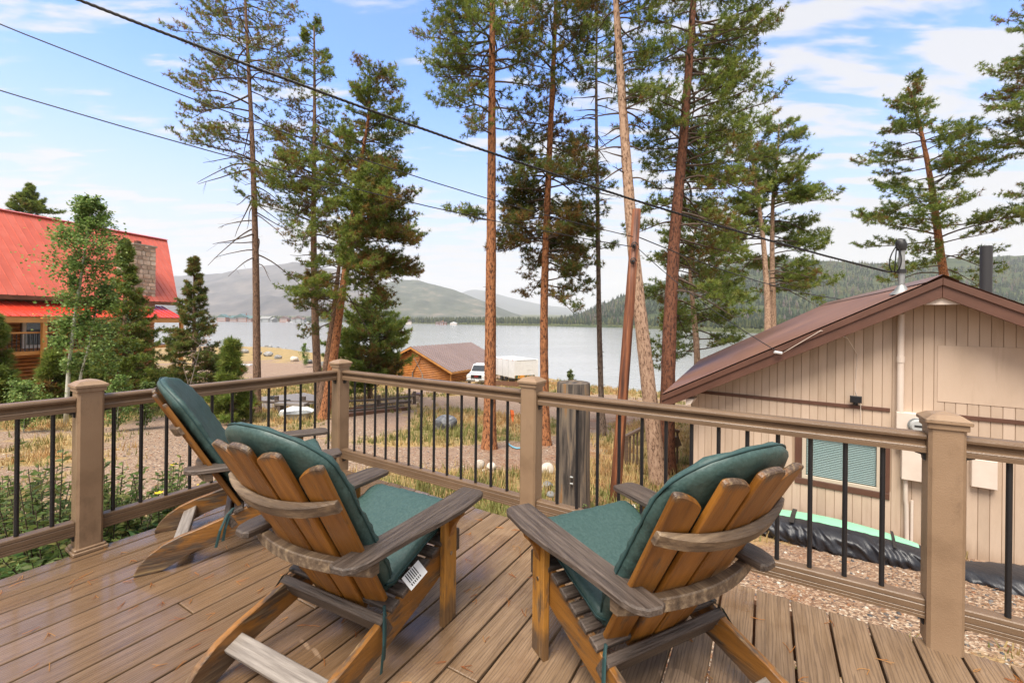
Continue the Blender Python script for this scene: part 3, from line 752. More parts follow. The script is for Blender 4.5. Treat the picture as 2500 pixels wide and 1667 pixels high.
# ------------------------------------------------------------------ chairs
REC = math.radians(30)
SD = Vector((-math.sin(REC), 0, math.cos(REC)))          # up along the back
SN = Vector((math.cos(REC), 0, math.sin(REC)))           # out of the back, towards the sitter
SB = Vector((-.330, 0, .200))
def make_chair():
    r = empty('adirondack_chair')
    def put(m, name, mt, sm=False, parent=None):
        return m.build(name, mt, parent or r, smooth=sm)
    side = [(.085, .300), (.088, .345), (.05, .368), (-.02, .350), (-.20, .285), (-.38, .222), (-.50, .186), (-.58, .165), (-.655, .136), (-.715, .095), (-.755, .050), (-.772, .012), (-.770, 0), (-.690, 0), (-.655, .006), (-.60, .032), (-.53, .066), (-.46, .088), (-.36, .112), (-.22, .150), (-.06, .198), (.04, .236)]
    XZ = Matrix(((1, 0, 0, 0), (0, 0, 1, 0), (0, 1, 0, 0), (0, 0, 0, 1)))
    for s in (-1, 1):
        y0 = s * .262
        put(MB().prism(side, y0 - .0135, y0 + .0135, XZ, .003), 'side_rail', MSTRING)
        y1 = s * .2915
        m = MB(); m.prism([(0, -.043), (.484, -.043), (.484, .043), (0, .043)], y1 - .0145, y1 + .0145, Matrix(((0, 1, 0, 0), (0, 0, 1, 0), (1, 0, 0, 0), (0, 0, 0, 1))), .003)
        lg = put(m, 'front_leg', MLEG)
        for z in (.30, .42):
            put(MB().tube([(.0, y1 + s * .0146, z), (.0, y1 + s * .0166, z)], .0085, 10), 'screw', MSCREW, parent=lg)
        put(MB().prism([(s * .3062, .4845), (s * .366, .4845), (s * .362, .470), (s * .340, .448), (s * .322, .420), (s * .312, .385), (s * .3062, .375)], -.017, .017, Matrix(((0, 0, 1, 0), (1, 0, 0, 0), (0, 1, 0, 0), (0, 0, 0, 1))), .002), 'arm_bracket', MHONEY)
        arm = [(.200, .238), (.203, .330), (.190, .352), (.160, .364), (.02, .372), (-.13, .362), (-.26, .342), (-.40, .330), (-.50, .325), (-.545, .312), (-.572, .285), (-.578, .240), (-.565, .216), (-.45, .220), (-.25, .228), (0, .232), (.18, .232)]
        put(MB().prism([(x, s * y) for x, y in arm], .4855, .5105, None, .005), 'arm', MGREYW)
    # seat slats
    for i in range(7):
        x = .035 - i * .060
        z = .372 + (x - .04) * .355
        fr = basis((0, 1, 0), (-.942, 0, -.335), (-.335, 0, .942), (x, 0, z + .006))
        put(MB().box((.572, .046, .022), fr, .004), 'seat_slat', MGREYW)
    put(MB().box((.545, .024, .10), basis((0, 1, 0), (-1, 0, 0), (0, 0, 1), (.102, 0, .305)), .004), 'front_apron', MGREYW)
    # back slats fan out and cup slightly
    lens = {0: .825, 1: .810, 2: .755}
    for i in range(-2, 3):
        L = lens[abs(i)]
        cup = .0088 * i * i
        b0 = SB + Vector((0, i * .0965, 0)) + SN * cup * .8
        b1 = SB + SD * L + Vector((0, i * .117, 0)) + SN * cup * 1.15
        dx = (b1 - b0).normalized()
        dn = (SN + Vector((0, -i * .10, 0))).normalized()
        dy = dn.cross(dx).normalized(); dn = dx.cross(dy)
        w0, w1 = .0442, .0540
        tp = [(L - .024 + .024 * math.sin(math.radians(q)) ** .8, w1 * math.cos(math.radians(q))) for q in range(0, 181, 15)]
        if abs(i) >= 1:      # outer slats slope away at the top
            s = 1 if i > 0 else -1
            tp = [(x - (.055 if abs(i) == 2 else .026) * (s * y / w1 * .5 + .5), y) for x, y in tp]
        out = [(0, -w0), (0, w0)] + tp
        out = [(0, w0)] + tp + [(0, -w0)]
        off = (-L, random.uniform(0, 40), random.uniform(0, 40))       # the grain coordinate is 0 at the tip, where rain has stripped the stain
        put(MB().prism(out, -.0105, .0105, basis(dx, dy, dn, b0), .004, off=off), 'back_slat', MHONEY)
    def bar(l, half, th, ht, bow, m, name, back=-.012):
        """curved cross bar behind the slats at distance l up the back"""
        n = 14
        f = lambda y: .0088 * (y / .105) ** 2 * .9
        ys = [-half + 2 * half * k / n for k in range(n + 1)]
        inner = [(y, f(y) * bow + back) for y in ys]
        outer = [(y, f(y) * bow + back - th * (1 - .45 * (abs(y) / half) ** 4)) for y in ys]
        return put(MB().prism(inner + outer[::-1], -ht / 2, ht / 2, basis((0, 1, 0), SN, SD, SB + SD * l), .004), name, m)
    bar(.575, .280, .030, .050, 1.0, MBRACE, 'upper_brace')
    # lower brace is level and carries the arms
    n = 16; hw = .318
    inner, outer = [], []
    for k in range(n + 1):
        y = -hw + 2 * hw * k / n
        inner.append((-.508 + .036 * (y / .24) ** 2, y)); outer.append((-.547 + .044 * (y / .24) ** 2 * .93, y))
    put(MB().prism(inner + outer[::-1], .4405, .4850, None, .004), 'lower_brace', MBRACE)
    fr = basis((0, 1, 0), -SN, SD, SB + SN * -.030 + SD * .012)
    bb = put(MB().box((.556, .034, .082), fr, .004), 'bottom_rail', MGREYW)
    for s in (-1, 1):
        c = SB + SN * -.0472 + SD * .012 + Vector((0, s * .255, 0))
        put(MB().tube([c, c - SN * .002], .0085, 10), 'screw', MSCREW, parent=bb)
    put(MB().box((.497, .070, .022), basis((0, 1, 0), (-.93, 0, -.36), (-.36, 0, .93), (-.595, 0, .108)), .003), 'tail_stretcher', MPALEW)
    return r
def pad_mesh(out, T, xf, name, parent, wr=.004, seed=0, cup=0.0):
    """puffy boxed cushion over a 2-D outline"""
    c = Vector((sum(p[0] for p in out) / len(out), sum(p[1] for p in out) / len(out)))
    prof = [(.30, .52), (.55, .515), (.74, .50), (.86, .47), (.93, .42), (.975, .33), (.995, .20), (1.0, .03), (1.0, -.03), (.995, -.2), (.975, -.33), (.93, -.42), (.80, -.47), (.5, -.49), (.25, -.49)]
    rings = []
    N = len(out)
    for k, (s, h) in enumerate(prof):
        r = []
        for i, p in enumerate(out):
            v = Vector(p) - c
            q = c + v * s - v.normalized() * 0
            edge = math.exp(-((s - .97) / .12) ** 2)
            w = wr * edge * (math.sin(i * 2.1 + seed) + .8 * math.sin(i * 5.3 + 2 * seed) + .6 * math.sin(i * 0.7 + seed * 3))
            lum = .006 * (fbm(np.array(q.x * 7 + seed), np.array(q.y * 7), 50 + seed, 3) - .45)
            r.append((xf @ Vector((q.x + v.normalized().x * w * .5, q.y + v.normalized().y * w * .5, h * T + w * (1 if h > 0 else -.6) + float(lum) * 2 + cup * q.y * q.y)))[:])
        rings.append(r)
    o = MB().loft(rings).build(name, MCUSH, parent, smooth=True)
    o.matrix_parent_inverse = Matrix()
    pts = [(xf @ Vector((p[0] + (Vector(p) - c).normalized().x * .002, p[1] + (Vector(p) - c).normalized().y * .002, cup * p[1] * p[1]))) for p in out]
    MB().tube(pts + [pts[0]], .0032, 6, caps=False).build('piping', MPIPE, o, smooth=True)
    return o
def densify(out, step=.022):
    r = []
    for i in range(len(out)):
        p, q = Vector(out[i]), Vector(out[(i + 1) % len(out)])
        n = max(1, int((q - p).length / step))
        r += [(p + (q - p) * k / n)[:] for k in range(n)]
    return r
def make_cushion(care):
    r = empty('chair_cushion')
    T = .062
    back = [(-.012, -.215), (.10, -.245), (.54, -.262)] + [(.585 + .225 * math.sin(math.radians(a)), -.262 * math.cos(math.radians(a))) for a in range(6, 175, 9)] + [(.54, .262), (.10, .245), (-.012, .215)]
    fr = basis(SD, (0, 1, 0), SN * -1 if False else SD.cross(Vector((0, 1, 0))), SB + SD * .045 + SN * (.014 + T / 2 + .012))
    fr = basis(SD, SN.cross(SD), SN, SB + SD * .045 + SN * (.020 + T / 2))
    pad_mesh(densify(back), T, fr, 'back_pad', r, .0024, 1, .75)
    seat = [(-.215, -.225), (-.195, -.242), (.20, -.252), (.232, -.235), (.24, -.20), (.24, .20), (.232, .235), (.20, .252), (-.195, .242), (-.215, .225)]
    sdir = Vector((.942, 0, .335)); sn = Vector((-.335, 0, .942))
    ctr = Vector((-.088, 0, .372 + (-.088 - .04) * .355)) + sn * (.020 + T / 2)
    pad_mesh(densify(seat), T, basis(sdir, (0, 1, 0), sn, ctr), 'seat_pad', r, .0014, 4)
    for s in (-1, 1):
        for k in range(2):
            p = SB + SD * .06 + Vector((0, s * (.252 + .004 * k), 0)) + SN * .01
            q = [p, p + Vector((-.015 - .01 * k, s * .022, -.02)), p + Vector((-.035 - .022 * k, s * (.042 + .01 * k), -.09)), p + Vector((-.045 - .03 * k, s * (.046 + .012 * k), -.155 - .02 * k))]
            pts = []
            for i in range(len(q) - 1):
                for u in range(4): pts.append(q[i].lerp(q[i + 1], u / 4))
            pts.append(q[-1])
            m = MB()
            m.loft([[(a + Vector((.007, 0, 0)))[:], (a + Vector((0, .0015, 0)))[:], (a - Vector((.007, 0, 0)))[:], (a - Vector((0, .0015, 0)))[:]] for a in pts])
            m.build('tie', MPIPE, r)
    if care:
        c = Vector((-.225, -.292, .315))
        tx = Vector((.92, -.10, .33)).normalized(); tn = Vector((-.45, -.72, .55)); tn = (tn - tx * tn.dot(tx)).normalized()
        fr = basis(tx, tn.cross(tx), tn, c)
        tg = MB().box((.092, .058, .0012), fr).build('care_tag', MTAG, r)
        m = MB()
        for i in range(6):
            for j in range(3):
                m.box((.004, .010 + .005 * ((i * 3 + j) % 3), .0006), fr, c=(-.030 + .009 * i, -.016 + .0165 * j, .0010))
        m.build('print', MINK, tg)
    return r
PLACES = [((-.527, 2.025), math.radians(90 - 27.0)), ((.385, 1.845), math.radians(90 + 27.0)), ((-1.364, 2.806), math.radians(90 - 59.5))]
chair_labels = ['middle adirondack chair, its care tag showing, seen from behind beside the farthest chair', 'adirondack chair on the right, its whole slatted back turned to the viewer', 'adirondack chair farthest away, standing beside the left railing']
cush_labels = ['dark green cushion with white care tag, on the middle adirondack chair', 'dark green cushion on the right adirondack chair', 'dark green cushion on the chair beside the left railing']
random.seed(11)
chair = make_chair()
c2, c0 = make_cushion(True), make_cushion(False)
for i, ((x, y), a) in enumerate(PLACES):
    o = chair if i == 0 else copy_tree(chair)
    o.location, o.rotation_euler = (x, y, .0005), (0, 0, a)
    tag(o, chair_labels[i], 'chair', 'adirondack chairs on the deck')
    q = c2 if i == 0 else (c0 if i == 1 else copy_tree(c0))
    q.location, q.rotation_euler = (x, y, .0015), (0, 0, a)
    tag(q, cush_labels[i], 'cushion', 'green cushions on the adirondack chairs')
# ------------------------------------------------------------------ beige cabin on the right
random.seed(5)
e1, e2 = Vector((.817, -.577, 0)).normalized(), Vector((.465, .885, 0)).normalized()
nw = Vector((-e1.y, e1.x, 0)) * -1                 # out of the gable wall, towards the deck
W0 = Vector((3.051, 7.3, 0))
BASE, WW, APX, SL = -1.72, 5.9, 2.95, .535
def wp(s, z, o=0.0): return W0 + e1 * s + nw * o + Vector((0, 0, z))
def rz(s): return 1.89 - SL * abs(s - APX)          # top of the roof above the gable
cabin = empty('beige_cabin', label='beige cabin with vertical board siding, brown trim and brown metal roof', cat='cabin')
WF = basis(e1, Vector((0, 0, 1)), nw, W0)           # local: x along the wall, y up, z out
wz = lambda s: rz(s) - .10
body = MB()
WIN = (1.505, 2.475, -.955, -.275)                   # window hole s0 s1 z0 z1
body.prism([(0.01, BASE - .5), (WIN[0], BASE - .5), (WIN[0], wz(WIN[0])), (0.01, wz(0))], -.10, -.002, WF)
body.prism([(WIN[1], BASE - .5), (WW - .01, BASE - .5), (WW - .01, wz(WW)), (APX, wz(APX)), (WIN[1], wz(WIN[1]))], -.10, -.002, WF)
body.prism([(WIN[0] + .001, BASE - .5), (WIN[1] - .001, BASE - .5), (WIN[1] - .001, WIN[2]), (WIN[0] + .001, WIN[2])], -.10, -.002, WF)
body.prism([(WIN[0] + .001, WIN[3]), (WIN[1] - .001, WIN[3]), (WIN[1] - .001, wz(WIN[1])), (WIN[0] + .001, wz(WIN[0]))], -.10, -.002, WF)
for s in (0.012, WW - .012):
    a, b = W0 + e1 * s - nw * .1, W0 + e1 * s - nw * .1 + e2 * 7.2
    c = (a + b) / 2
    body.box(((b - a).length, .1, wz(0) - BASE + .5), basis(e2, Vector((-e2.y, e2.x, 0)), (0, 0, 1), (c.x, c.y, (wz(0) + BASE - .5) / 2)))
body.build('wall', MGROOVE, cabin)
WIN = (1.505, 2.475, -.955, -.275)                   # window hole s0 s1 z0 z1
k, s = 0, 0.0
while s < WW:
    wd = .1016 if k % 2 == 0 else .1016
    a, b = s + .003, min(s + wd - .003, WW)
    top = lambda q: wz(q) - .004
    def strip(z0, za, zb):
        o = MB().prism([(a, z0), (b, z0), (b, zb), (a, za)], -.0015, .006, WF, .002, bot=False).build('siding_board', MSIDING, cabin)
    if b > WIN[0] and a < WIN[1]:
        strip(BASE, WIN[2] + .02, WIN[2] + .02)
        strip(WIN[3] - .02, top(a), top(b))
    elif a < APX < b:
        strip(BASE, top(a), top(b))
    else:
        strip(BASE, top(a), top(b))
    s += wd; k += 1
def trim(s0, z0, s1, z1, d0=.005, d1=.024, name='trim_board', m=MTRIM):
    return MB().prism([(s0, z0), (s1, z0), (s1, z1), (s0, z1)], d0, d1, WF, .003).build(name, m, cabin)
trim(.10, .145, 2.52, .195); trim(3.0, .145, WW, .195)
trim(0.0, BASE - .02, WW, BASE + .13, .005, .03, 'base_board')
# panel patch on the upper right of the gable
MB().prism([(2.98, .34), (4.02, .34), (4.02, 1.06), (2.98, 1.06)], .0045, .013, WF, .002).build('siding_patch', MSIDING, cabin)
# roof: metal panels with small corrugations, laid down both slopes
ovh = .41
R0 = W0 + nw * ovh
ROOFL = 8.0
def rp(s, t_, up=0.0): return R0 + e1 * s + e2 * t_ + Vector((0, 0, rz(s) + up))
roof = MB()
for s0, s1 in ((-.375, APX), (APX, 6.35)):
    q = [rp(s0, .02), rp(s1, .02), rp(s1, ROOFL - .03), rp(s0, ROOFL - .03)]
    roof.loft([[p[:] for p in q], [(p - Vector((0, 0, .07)))[:] for p in q]])
rf = roof.build('roof', MDARKW, cabin)
for s0, s1 in ((-.40, APX), (APX, 6.4)):
    t_ = -.01
    while t_ < ROOFL - .1:
        n = 20
        pw = min(.8, ROOFL - t_)
        ringA, ringB = [], []
        for i in range(n + 1):
            q = t_ + (pw - .004) * i / n
            h = .010 + (.016 if i % 4 in (0,) else 0)
            ringA.append(rp(s0, q, h)[:]); ringB.append(rp(s1, q, h)[:])
        MB().loft([ringA, ringB], caps=False, closed=False).build('roof_panel', MBROOF, rf)
        t_ += pw
rc = MB(); 
rc.loft([[rp(APX - .15, q, .035)[:], rp(APX, q, .045)[:], rp(APX + .15, q, .035)[:]] for q in (-.02, ROOFL)], caps=False, closed=False)
rc.build('ridge_cap', MBROOF, rf)
# rake boards (two steps), eave soffit, tail block
FF = basis(e1, Vector((0, 0, 1)), nw, R0)
for s0, s1 in ((-.387, APX), (APX, 6.3)):
    if s0 < 0: poly = [(s0, rz(s0) - .215), (s1 - .0015, rz(s1) - .235), (s1 - .0015, rz(s1) - .06), (s0, rz(s0) - .06)]
    else: poly = [(s0 + .0015, rz(s0) - .235), (s1, rz(s1) - .215), (s1, rz(s1) - .06), (s0 + .0015, rz(s0) - .06)]
    MB().prism(poly, -.035, 0.0, FF, .003).build('rake_board', MTRIM, cabin)
    poly = [(x, y + (.062 if i > 1 else 0) if i > 1 else rz(x) - .085) for i, (x, y) in enumerate(poly)]
    MB().prism(poly, .0015, .022, FF, .003).build('drip_board', MTRIM, cabin)
for s0, s1 in ((0.02, APX), (APX, WW)):
    q0, q1 = [], []
    so = MB()
    A = [wp(s0, rz(s0) - .125), wp(s1, rz(s1) - .125), wp(s1, rz(s1) - .125, ovh - .04), wp(s0, rz(s0) - .125, ovh - .04)]
    so.loft([[p[:] for p in A], [(p + Vector((0, 0, .02)))[:] for p in A]]).build('soffit', MTRIM, cabin)
MB().prism([(-.02, rz(0) - .33), (.06, rz(0) - .30), (.10, rz(0) - .22), (-.02, rz(0) - .22)], .08, ovh - .05, WF).build('eave_block', MCREAM, cabin)
MB().prism([(APX - .17, rz(APX) - .235 - .17 * SL + .005), (APX + .17, rz(APX) - .235 - .17 * SL + .005), (APX, rz(APX) - .235)], ovh - .055, ovh - .037, WF).build('gable_block', MCREAM, cabin)
# window
win = MB()
s0, s1, z0, z1 = WIN
fw = .075
for a in ((s0 - .05, z0 - .085, s1 + .05, z0), (s0 - .05, z1, s1 + .05, z1 + .07)):
    trim(*a, name='window_casing')
for a in ((s0 - .05 - .0, z0 + .0015, s0 + .035, z1 - .0015), (s1 - .035, z0 + .0015, s1 + .05, z1 - .0015)):
    trim(*a, name='window_casing')
s0, s1 = s0 + .037, s1 - .037
wn = MB()
wn.prism([(s0, z0 + .002), (s1, z0 + .002), (s1, z0 + .052), (s0, z0 + .052)], -.03, .017, WF, .003)
wn.prism([(s0, z1 - .052), (s1, z1 - .052), (s1, z1 - .002), (s0, z1 - .002)], -.03, .017, WF, .003)
wn.prism([(s0, z0 + .0535), (s0 + .05, z0 + .0535), (s0 + .05, z1 - .0535), (s0, z1 - .0535)], -.03, .017, WF, .003)
wn.prism([(s1 - .05, z0 + .0535), (s1, z0 + .0535), (s1, z1 - .0535), (s1 - .05, z1 - .0535)], -.03, .017, WF, .003)
wo_ = wn.build('window', MVINYL, cabin)
MB().prism([(s0 + .05, z0 + .05), (s1 - .05, z0 + .05), (s1 - .05, z1 - .05), (s0 + .05, z1 - .05)], -.085, -.08, WF).build('window_back', MGLASS, wo_)
MB().prism([(s0 + .05, z0 + .05), (s1 - .05, z0 + .05), (s1 - .05, z1 - .05), (s0 + .05, z1 - .05)], -.006, -.003, WF).build('pane', MPANE, wo_)
z = z0 + .075
while z < z1 - .06:
    MB().box((s1 - s0 - .11, .026, .0025), WF @ Matrix.Translation((((s0 + s1) / 2), z, -.022)) @ Matrix.Rotation(math.radians(-46), 4, 'X')).build('blind_slat', MBLIND, wo_)
    z += .0245
# electric meter, boxes, conduit mast
mbx = empty('electric_meter', label='cream electric meter box with round glass dial on the cabin wall', cat='electric meter')
b1 = MB(); b1.prism([(2.575, -.30), (2.965, -.30), (2.965, .17), (2.575, .17)], .005, .115, WF, .006)
b1.build('meter_box', MCREAM, mbx)
MB().prism([(2.63, -.70), (2.99, -.70), (2.99, -.302), (2.63, -.302)], .005, .135, WF, .006).build('breaker_box', MCREAM, mbx)
def disc(c, r0, d0, d1, n=24): return [(c[0] + r0 * math.cos(6.2832 * i / n), c[1] + r0 * math.sin(6.2832 * i / n)) for i in range(n)]
MB().prism(disc((2.78, .02), .098, 0, 0), .116, .13, WF, .003).build('meter_ring', MGALV, mbx)
MB().prism(disc((2.78, .02), .085, 0, 0), .131, .20, WF, .018).build('meter_dome', MMETER, mbx)
MB().prism([(2.74, .012), (2.82, .012), (2.82, .036), (2.74, .036)], .2005, .204, WF).build('meter_dial', MINK, mbx)
mast = empty('service_mast', label='grey steel service mast rising from the cabin roof to a weatherhead', cat='service mast')
sm, om = 2.615, .075
MB().tube([wp(sm, .172, om), wp(sm, 1.46, om)], .037, 14).build('lower_conduit', MCREAM, mast, smooth='auto')
MB().tube([wp(sm, .82, om), wp(sm, .90, om)], .043, 14).build('conduit_coupling', MCREAM, mast, smooth='auto')
ft = rz(sm)
MB().tube([wp(sm, ft + .02, om), wp(sm, 2.32, om)], .034, 14).build('mast_pipe', MGALV, mast, smooth='auto')
MB().tube([wp(sm, ft + .005, om), wp(sm, ft + .06, om), wp(sm, ft + .13, om)], [.13, .075, .038], 14).build('roof_boot', MGALV, mast, smooth='auto')
MB().tube([wp(sm, 2.00, om), wp(sm, 2.05, om)], .050, 12).tube([wp(sm, 2.02, om), wp(sm - .16, 2.03, om + .02)], .012, 6).build('insulator_clamp', MBRACK, mast)
hd = MB().tube([wp(sm, 2.30, om), wp(sm, 2.36, om), wp(sm - .02, 2.42, om), wp(sm - .05, 2.44, om)], [.045, .062, .058, .03], 12)
hd.build('weatherhead', MBRACK, mast, smooth='auto')
for k in range(3):
    a = wp(sm - .05, 2.37, om + .03 * (k - 1)); b = wp(sm - .17 + .10 * k, 2.16, om + .05); c = wp(sm - .10 + .03 * k, 2.03, om + .02)
    pts = [a.lerp(b, q) * (1 - q) + b.lerp(c, q) * q for q in [i / 8 for i in range(9)]]
    MB().tube(pts, .008, 6).build('drip_loop', MBLACK, mast, smooth=True)
# conduits and pipes below the boxes
pc = empty('wall_conduits', label='cream conduits running down the cabin wall below the meter box', cat='conduit')
MB().tube([wp(2.68, -.70, .06), wp(2.68, -.98, .06), wp(2.69, -1.05, .045), wp(2.70, BASE + .1, .045)], .024, 10).build('conduit', MCREAM, pc, smooth='auto')
MB().tube([wp(2.745, -.98, .045), wp(2.745, BASE + .1, .045)], .016, 10).build('conduit', MCREAM, pc, smooth='auto')
MB().tube([wp(2.91, -.70, .05), wp(2.91, BASE + .08, .05)], .018, 10).build('conduit', MCREAM, pc, smooth='auto')
MB().tube([wp(2.86, -.72, .035), wp(2.865, -1.3, .035), wp(2.86, BASE + .25, .035)], .009, 8).build('gas_pipe', MGALV, pc, smooth='auto')
MB().tube([wp(3.02, -.98, .03), wp(2.95, -1.25, .045), wp(2.955, -1.5, .05), wp(2.99, BASE + .02, .06)], .008, 6).build('cable', MBLACK, pc, smooth=True)
jb = MB().prism([(3.28, -.66), (3.50, -.66), (3.50, -.32), (3.28, -.32)], .005, .09, WF, .005).build('junction_box', MCREAM)
tag(jb, 'small cream junction box on the cabin wall right of the meter', 'junction box')
fl = empty('flood_light', label='small black flood light on the cabin gable above the trim line', cat='flood light')
MB().prism([(2.09, .235), (2.22, .235), (2.22, .33), (2.09, .33)], .06, .10, WF, .008).build('lamp_head', MBLACK, fl)
MB().prism([(2.13, .20), (2.18, .20), (2.18, .26), (2.13, .26)], .005, .06, WF, .004).build('lamp_bracket', MBRACK, fl)
for k, (sk, zk, w) in enumerate(((2.02, -1.05, 'left of the post, under the window'), (3.86, -.86, 'right of the nearest railing post'))):
    h = MB().prism([(sk, zk - .30), (sk + .035, zk - .30), (sk + .035, zk), (sk, zk)], .005, .012, WF, .002)
    pts = [wp(sk + .017, zk - .28, .012), wp(sk + .017, zk - .34, .06), wp(sk + .02, zk - .38, .16), wp(sk + .02, zk - .33, .25)]
    h.tube(pts, .014, 8)
    tag(h.build('wall_hook', MBRACK), 'black rack hook on the cabin wall ' + w, 'rack hook', 'black rack hooks on the cabin wall')
flu = empty('stove_pipe', label='matt black stove pipe standing on the far slope of the cabin roof', cat='stove pipe')
c = R0 + e1 * 4.40 + e2 * 3.13
MB().tube([(c.x, c.y, 1.0), (c.x, c.y, 2.64)], .076, 18).build('pipe', MFLUE, flu, smooth='auto')
MB().tube([(c.x, c.y, 1.02), (c.x, c.y, 1.16)], [.17, .085], 18).build('pipe_boot', MGALV, flu, smooth='auto')

# ------------------------------------------------------------------ paddle board in its cover, and a second bundle
def board_loft(A, B, halfw, h, name, label, cat, top=True, zl=0.0, zr=0.0):
    d = (B - A); L = d.length; d.normalize()
    side = Vector((-d.y, d.x, 0)).normalized()
    rings = []
    n, m = 150, 48
    for i in range(n + 1):
        q = i / n
        w = halfw * max(.05, (math.sin(math.pi * min(1, max(0, q * .96 + .02)))) ** .42)
        hh = h * (.45 + .55 * math.sin(math.pi * q) ** .5)
        c = A.lerp(B, q)
        r = []
        for k in range(m):
            a = 2 * math.pi * k / m
            ca, sa = math.cos(a), math.sin(a)
            fold = 1 + .075 * math.sin(q * 96 + 5 * ca + 3.5 * sa + 4 * math.sin(q * 17)) * max(0, 1 - abs(sa - .1)) + .05 * math.sin(q * 41 + 9 * sa + 2 * math.sin(q * 29)) + .03 * math.sin(q * 150 + 14 * sa)
            x = w * math.copysign(abs(ca) ** .7, ca) * fold
            z = hh * math.copysign(abs(sa) ** .75, sa) * (1 if sa > 0 else .75) * (.97 + .05 * fold)
            r.append((c + side * x + Vector((0, 0, hh * .75 + z)))[:])
        rings.append(r)
    root = empty(name, label=label, cat=cat)
    MB().loft(rings).build('cover', MCOVER, root, smooth=True)
    if top:
        rr = []
        for i in range(int(n * .06), int(n * .86), 3):
            q = i / n
            w = halfw * .46 * max(.03, math.sin(math.pi * (q * 1.10 + .0)) if q < .88 else .03) ** .5
            hh = h * (.45 + .55 * math.sin(math.pi * q) ** .5)
            c = A.lerp(B, q) + Vector((0, 0, hh * 1.75 + .012)) + side * halfw * .22
            rr.append([(c + side * w * x + Vector((0, 0, -.012 * x * x)))[:] for x in np.linspace(-1, 1, 9)])
        top_ = MB().loft(rr, caps=False, closed=False).build('deck_pad', MMINT, root, smooth=True)
        for q, ww in ((.30, .055), (.74, .03)):
            c = A.lerp(B, q); hh = h * (.45 + .55 * math.sin(math.pi * q) ** .5)
            pts = [c + side * x * halfw * .8 + Vector((0, 0, hh * 1.77 + .018 - .014 * abs(x))) for x in np.linspace(-1, 1, 7)]
            MB().loft([[(p - d * ww / 2)[:], (p + d * ww / 2)[:], (p + d * ww / 2 + Vector((0, 0, .006)))[:], (p - d * ww / 2 + Vector((0, 0, .006)))[:]] for p in pts]).build('strap', MBRACK, root)
    return root
def on_ground(s, o): 
    p = wp(s, 0, o); return Vector((p.x, p.y, g(p.x, p.y)))
A = on_ground(.75, .52); B = on_ground(3.12, .62)
A.z, B.z = -1.66, -1.64
board_loft(A, B, .33, .185, 'paddle_board', 'mint green paddle board in a wrinkled black cover along the cabin wall', 'paddle board')
A = on_ground(2.95, .66); B = on_ground(5.2, .62)
A.z, B.z = -1.68, -1.66
board_loft(A, B, .36, .20, 'covered_kayak', 'long black covered bundle lying past the nearest railing post', 'covered boat', top=False)

# ------------------------------------------------------------------ overhead lines
def wire(pts, r, name, label, sag=0.0, strands=1, cat='overhead wire', group=None, m=MBLACK):
    pts = [Vector(p) for p in pts]
    full = []
    for a, b in zip(pts[:-1], pts[1:]):
        for i in range(6):
            q = i / 6
            full.append(a.lerp(b, q) - Vector((0, 0, sag * 4 * q * (1 - q))))
    full.append(pts[-1])
    mb = MB()
    if strands == 1:
        mb.tube(full, r, 6)
    else:
        dense = []
        for a, b in zip(full[:-1], full[1:]):
            for i in range(24): dense.append(a.lerp(b, i / 24))
        L = 0
        for k in range(strands):
            pp = []
            for i, p in enumerate(dense):
                t = (dense[min(i + 1, len(dense) - 1)] - dense[max(i - 1, 0)]).normalized()
                u = t.orthogonal().normalized(); v = t.cross(u)
                a = i * .29 + k * 6.283 / strands
                pp.append(p + (u * math.cos(a) + v * math.sin(a)) * r * 1.05)
            mb.tube(pp, r, 5)
    return tag(mb.build(name, m, smooth=True), label, cat, group)
wa = at(175 * K, -2 * K, 3.35); wb = wp(sm - .16, 2.03, om + .02)
wd_ = (wa - wb).normalized()
wire([wa + (wa - wb) * .45 + Vector((0, 0, .55)), wa, ], .0075, 'service_cable', 'tmp', 0)
bpy.data.objects.remove(bpy.data.objects['service_cable'])
mid = at(1130 * K, 352 * K, (wa.y + wb.y) / 2 - .1)
def quad(a, b, c, t0, t1, n=3):
    out = []
    for i in range(n + 1):
        t = t0 + (t1 - t0) * i / n
        # Lagrange through t = 0, tm, 1
        tm = (b - a).dot(c - a) / (c - a).length_squared
        la = (t - tm) * (t - 1) / (tm * 1.0); lb = t * (t - 1) / (tm * (tm - 1)); lc = t * (t - tm) / (1 - tm)
        out.append(a * la + b * lb + c * lc)
    return out
wire(quad(wa, mid, wb, -.5, 1.0, 14), .0068, 'service_cable', 'thick black twisted service cable sloping down to the cabin mast', 0, 3, 'service cable')
# ------------------------------------------------------------------ pines
GRN = np.array([[.165, .23, .045], [.22, .28, .055], [.27, .30, .07], [.14, .20, .045]])
OLV = np.array([[.24, .165, .048], [.25, .135, .045], [.21, .19, .055]])
DRK = np.array([[.12, .165, .045], [.155, .19, .048], [.20, .145, .048]])
def needles(P, D, n, L, wd, cols):
    """n needle blades fanned round direction D at every point P"""
    N = len(P)
    wd = wd * 1.16; n = n + 1
    r = rng.normal(size=(N, n, 3))
    d = D[:, None, :] * .72 + r * .64
    d /= np.linalg.norm(d, axis=2, keepdims=True)
    s = np.cross(d, rng.normal(size=(N, n, 3)))
    s /= np.linalg.norm(s, axis=2, keepdims=True) + 1e-9
    ll = L * rng.uniform(.65, 1.15, (N, n, 1))
    b = P[:, None, :] + d * .01
    V = np.stack([b - s * wd * .5, b + s * wd * .5, b + d * ll], 2).reshape(-1, 3)
    T = np.arange(N * n * 3).reshape(-1, 3)
    c = cols[:, None, None, :] * rng.uniform(.8, 1.2, (N, n, 1, 1)) * np.ones((1, 1, 3, 1))
    return V, T, c.reshape(-1, 3)
def perp(t):
    a = t.orthogonal().normalized()
    return a, t.cross(a)
